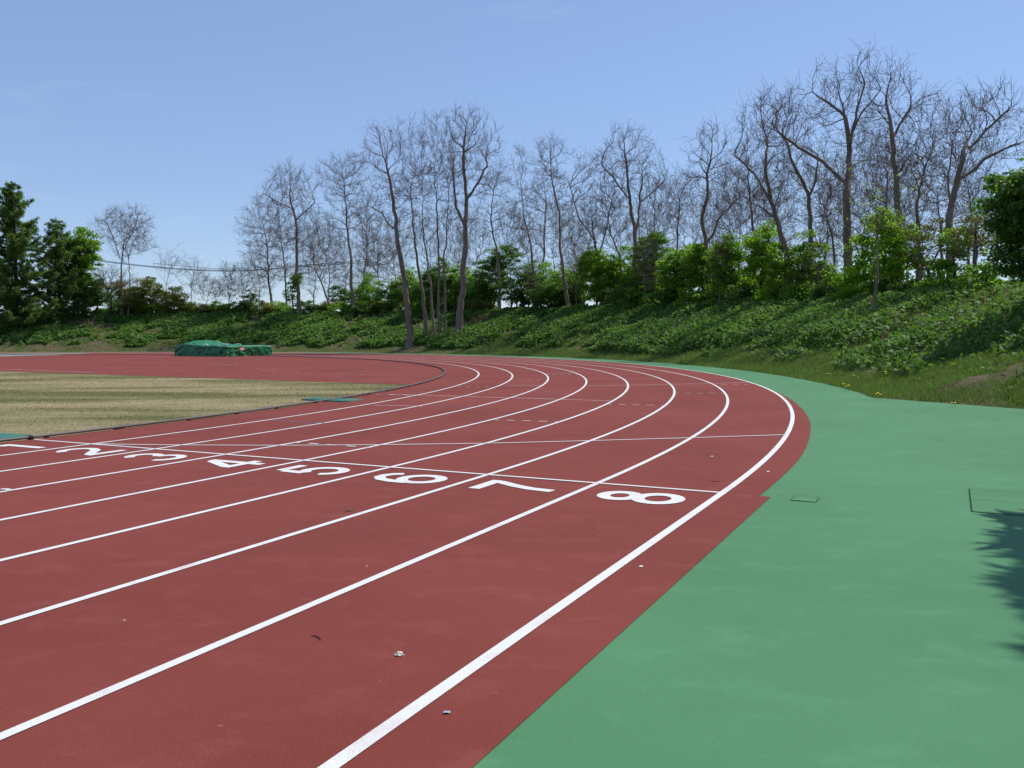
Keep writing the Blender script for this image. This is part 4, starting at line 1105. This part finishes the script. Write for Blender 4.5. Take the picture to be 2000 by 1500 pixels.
def turf():
    n = 150000
    v = V0 * 0 + rng.uniform(-4, 13.6, n); u = -rng.random(n) ** 1.3 * 22 - .14
    off = np.where(v > 0, np.hypot(u + RB, v) - RB, u)
    k = (off < -.12) & (v < dline(u) - .03)
    u, v = u[k], v[k]; x, y = tw(u, v)
    d = np.hypot(x, y)
    grass('turf_grass', np.array(x), np.array(y), rng.uniform(.008, .022, len(u)), 'turf_blade', 1.4, .0035 * np.interp(d, [12, 45], [1, 2.4]), label='dry yellow turf blades on the infield', terrain=False)
turf()

def reeds():
    xs, ys = [], []
    for px, off, s, n in ((1700, 19.8, .9, 900), (1745, 20, .9, 700), (1850, 19.6, 1.2, 900), (1930, 19.6, 1.6, 1600), (1985, 19, 1.4, 1400), (960, 20.5, 1.6, 500), (740, 21, 2, 500), (1560, 20.5, 1.2, 400)):
        x, y = on_ray(px, off); xs.append(x + rng.normal(size=n) * s); ys.append(y + rng.normal(size=n) * s * .5)
    x, y = np.concatenate(xs), np.concatenate(ys)
    grass('dry_reeds', x, y, rng.uniform(.25, .75, len(x)), 'reed', .45, .02, label='dry brown bamboo grass along the crest under the shrubs')
reeds()

# dandelions by the edge of the apron
def dandelions():
    spots = [(1615, 733), (1621, 732.5), (1668, 737), (1676, 738), (1647, 753.5), (1651, 754), (1656, 755), (1659, 756), (1711, 769), (1715, 771), (1719, 772), (1730, 733), (1796, 741), (1860, 786.5), (1866, 786.8), (1729, 731)]
    first = None
    for i, (px, py) in enumerate(spots):
        d = ray(px, py); t = np.linspace(10, 60, 3000); Q = EYE + d * t[:, None]
        hgt = Q[:, 2] - (np.maximum(0, ground_z(Q[:, 0], Q[:, 1])) + .10)
        j = np.argmax(hgt < 0); x, y = Q[j, 0], Q[j, 1]; z = float(ground_z(np.array([x]), np.array([y]))[0])
        if first is None:
            first = empty('dandelion', (x, y, z), 'small yellow dandelion in bloom in the verge grass by the green apron', 'flower', 'dandelions in the verge')
            V, F = tube([(0, 0, 0), (.005, 0, .05), (.008, .004, .115)], [.003, .003, .003], 5); build('stem', V, [F], M['stem'], first)
            n = 26; a = np.arange(n) * 2.4; rr = np.sqrt(np.arange(n) / n) * .022
            P = np.stack([rr * np.cos(a) + .008, rr * np.sin(a) + .004, .118 + .008 * (1 - rr / .022)], 1)
            V, F = leaves(P, np.stack([np.cos(a) * .5, np.sin(a) * .5, np.ones(n)], 1), np.full(n, .022), .7, .1); build('flower_head', V, [F], M['yellow'], first)
            first.scale = (1.3,) * 3
        else:
            o = dup(first, (x, y, z), i * 1.1, random.uniform(1.0, 1.5))
dandelions()

# power cables beyond the crest
def cables():
    for i, (pts, lab) in enumerate((([(60, 489), (130, 500), (188, 509.5), (300, 523.5), (380, 527), (430, 528.4), (490, 528), (560, 523.5), (640, 518.5), (715, 513)], 'lowest black power cable sagging across the sky beyond the crest'),
                               ([(60, 486.5), (130, 498), (188, 508), (300, 521.5), (380, 525.4), (430, 526.8), (490, 526.4), (560, 521.5), (640, 516), (715, 510)], 'middle black power cable just above the lowest one'),
                               ([(300, 514), (390, 523.2), (430, 524.2), (470, 524.6), (560, 520), (640, 513.5), (715, 506)], 'thin upper power cable visible over the open gap'))):
        P = np.array([at(px, py, 112 - 1.5 * i) for px, py in pts]); t = np.linspace(0, 1, 60); s = np.linspace(0, 1, len(P))
        # smooth sag
        co = [np.polyfit(s, P[:, k], 4) for k in range(3)]
        Q = np.stack([np.polyval(c, t) for c in co], 1); C = Q[0].copy()
        V, F = tube(Q - C, (.042, .03, .026)[i], 6)
        o = build('power_cable', V, [F], M['cable'], smooth=True, label=lab, category='cable', group='power cables'); o.location = C
cables()

# ------------------------------------------------------------------ light and camera
SUN_AZ, SUN_EL = R_(57), R_(55)                 # azimuth clockwise from straight ahead (+Y)
sd = np.array([math.sin(SUN_AZ) * math.cos(SUN_EL), math.cos(SUN_AZ) * math.cos(SUN_EL), math.sin(SUN_EL)])
from mathutils import Vector, Matrix
l = bpy.data.lights.new('sun', 'SUN'); l.energy = 4.0; l.angle = R_(.53); l.color = (1, .955, .89)
so = bpy.data.objects.new('sun', l); COL.objects.link(so)
so.rotation_euler = Vector(sd).to_track_quat('Z', 'Y').to_euler(); so.location = (30, 20, 60)

w = bpy.data.worlds.new('World'); scene.world = w; w.use_nodes = True
nt = w.node_tree; nt.nodes.clear(); b = NB(nt)
out = nt.nodes.new('ShaderNodeOutputWorld'); bg = nt.nodes.new('ShaderNodeBackground')
sky = nt.nodes.new('ShaderNodeTexSky'); sky.sky_type = 'NISHITA'; sky.sun_disc = False
sky.sun_elevation = SUN_EL; sky.sun_rotation = SUN_AZ; sky.altitude = 300; sky.air_density = 1.0; sky.dust_density = .15; sky.ozone_density = 4.0
# thin cirrus
tc = nt.nodes.new('ShaderNodeTexCoord')
ci = b.noise(2.2, 6, .62, vec=tc.outputs['Generated'], stretch=(1.2, 1.2, 9, R_(20)), dist=.6)
veil = b.ramp(ci, [(.60, 0.), (.85, .07)])
hz = nt.nodes.new('ShaderNodeMix'); hz.data_type = 'RGBA'
tint = b.mix(.45, sky.outputs['Color'], (2.2, 3.05, 5.35))            # flat blue mixed in, evens out zenith and bright horizon
col = b.mix(veil, tint, (9.0, 10.0, 11.5))
nt.links.new(col, bg.inputs['Color']); bg.inputs['Strength'].default_value = .12
nt.nodes.remove(hz)
nt.links.new(bg.outputs[0], out.inputs['Surface'])

cam = bpy.data.cameras.new('camera'); co = bpy.data.objects.new('camera', cam); COL.objects.link(co)
cam.sensor_fit = 'HORIZONTAL'; cam.sensor_width = 36; cam.lens = 36 * FPX / 2000; cam.clip_end = 12000; cam.clip_start = .05
Mx = Matrix(((RT[0], UP[0], -FW[0], 0), (RT[1], UP[1], -FW[1], 0), (RT[2], UP[2], -FW[2], H_CAM), (0, 0, 0, 1)))
co.matrix_world = Mx
scene.camera = co
scene.view_settings.view_transform = 'Standard'; scene.view_settings.look = 'None'; scene.view_settings.gamma = 1; scene.view_settings.exposure = .25
scene.cycles.max_bounces = 6; scene.cycles.diffuse_bounces = 3; scene.cycles.transmission_bounces = 4; scene.cycles.transparent_max_bounces = 8
scene.cycles.use_adaptive_sampling = True; scene.cycles.adaptive_threshold = .01
print('script', time.time() - T0, 'verts', sum(len(m.vertices) for m in bpy.data.meshes))
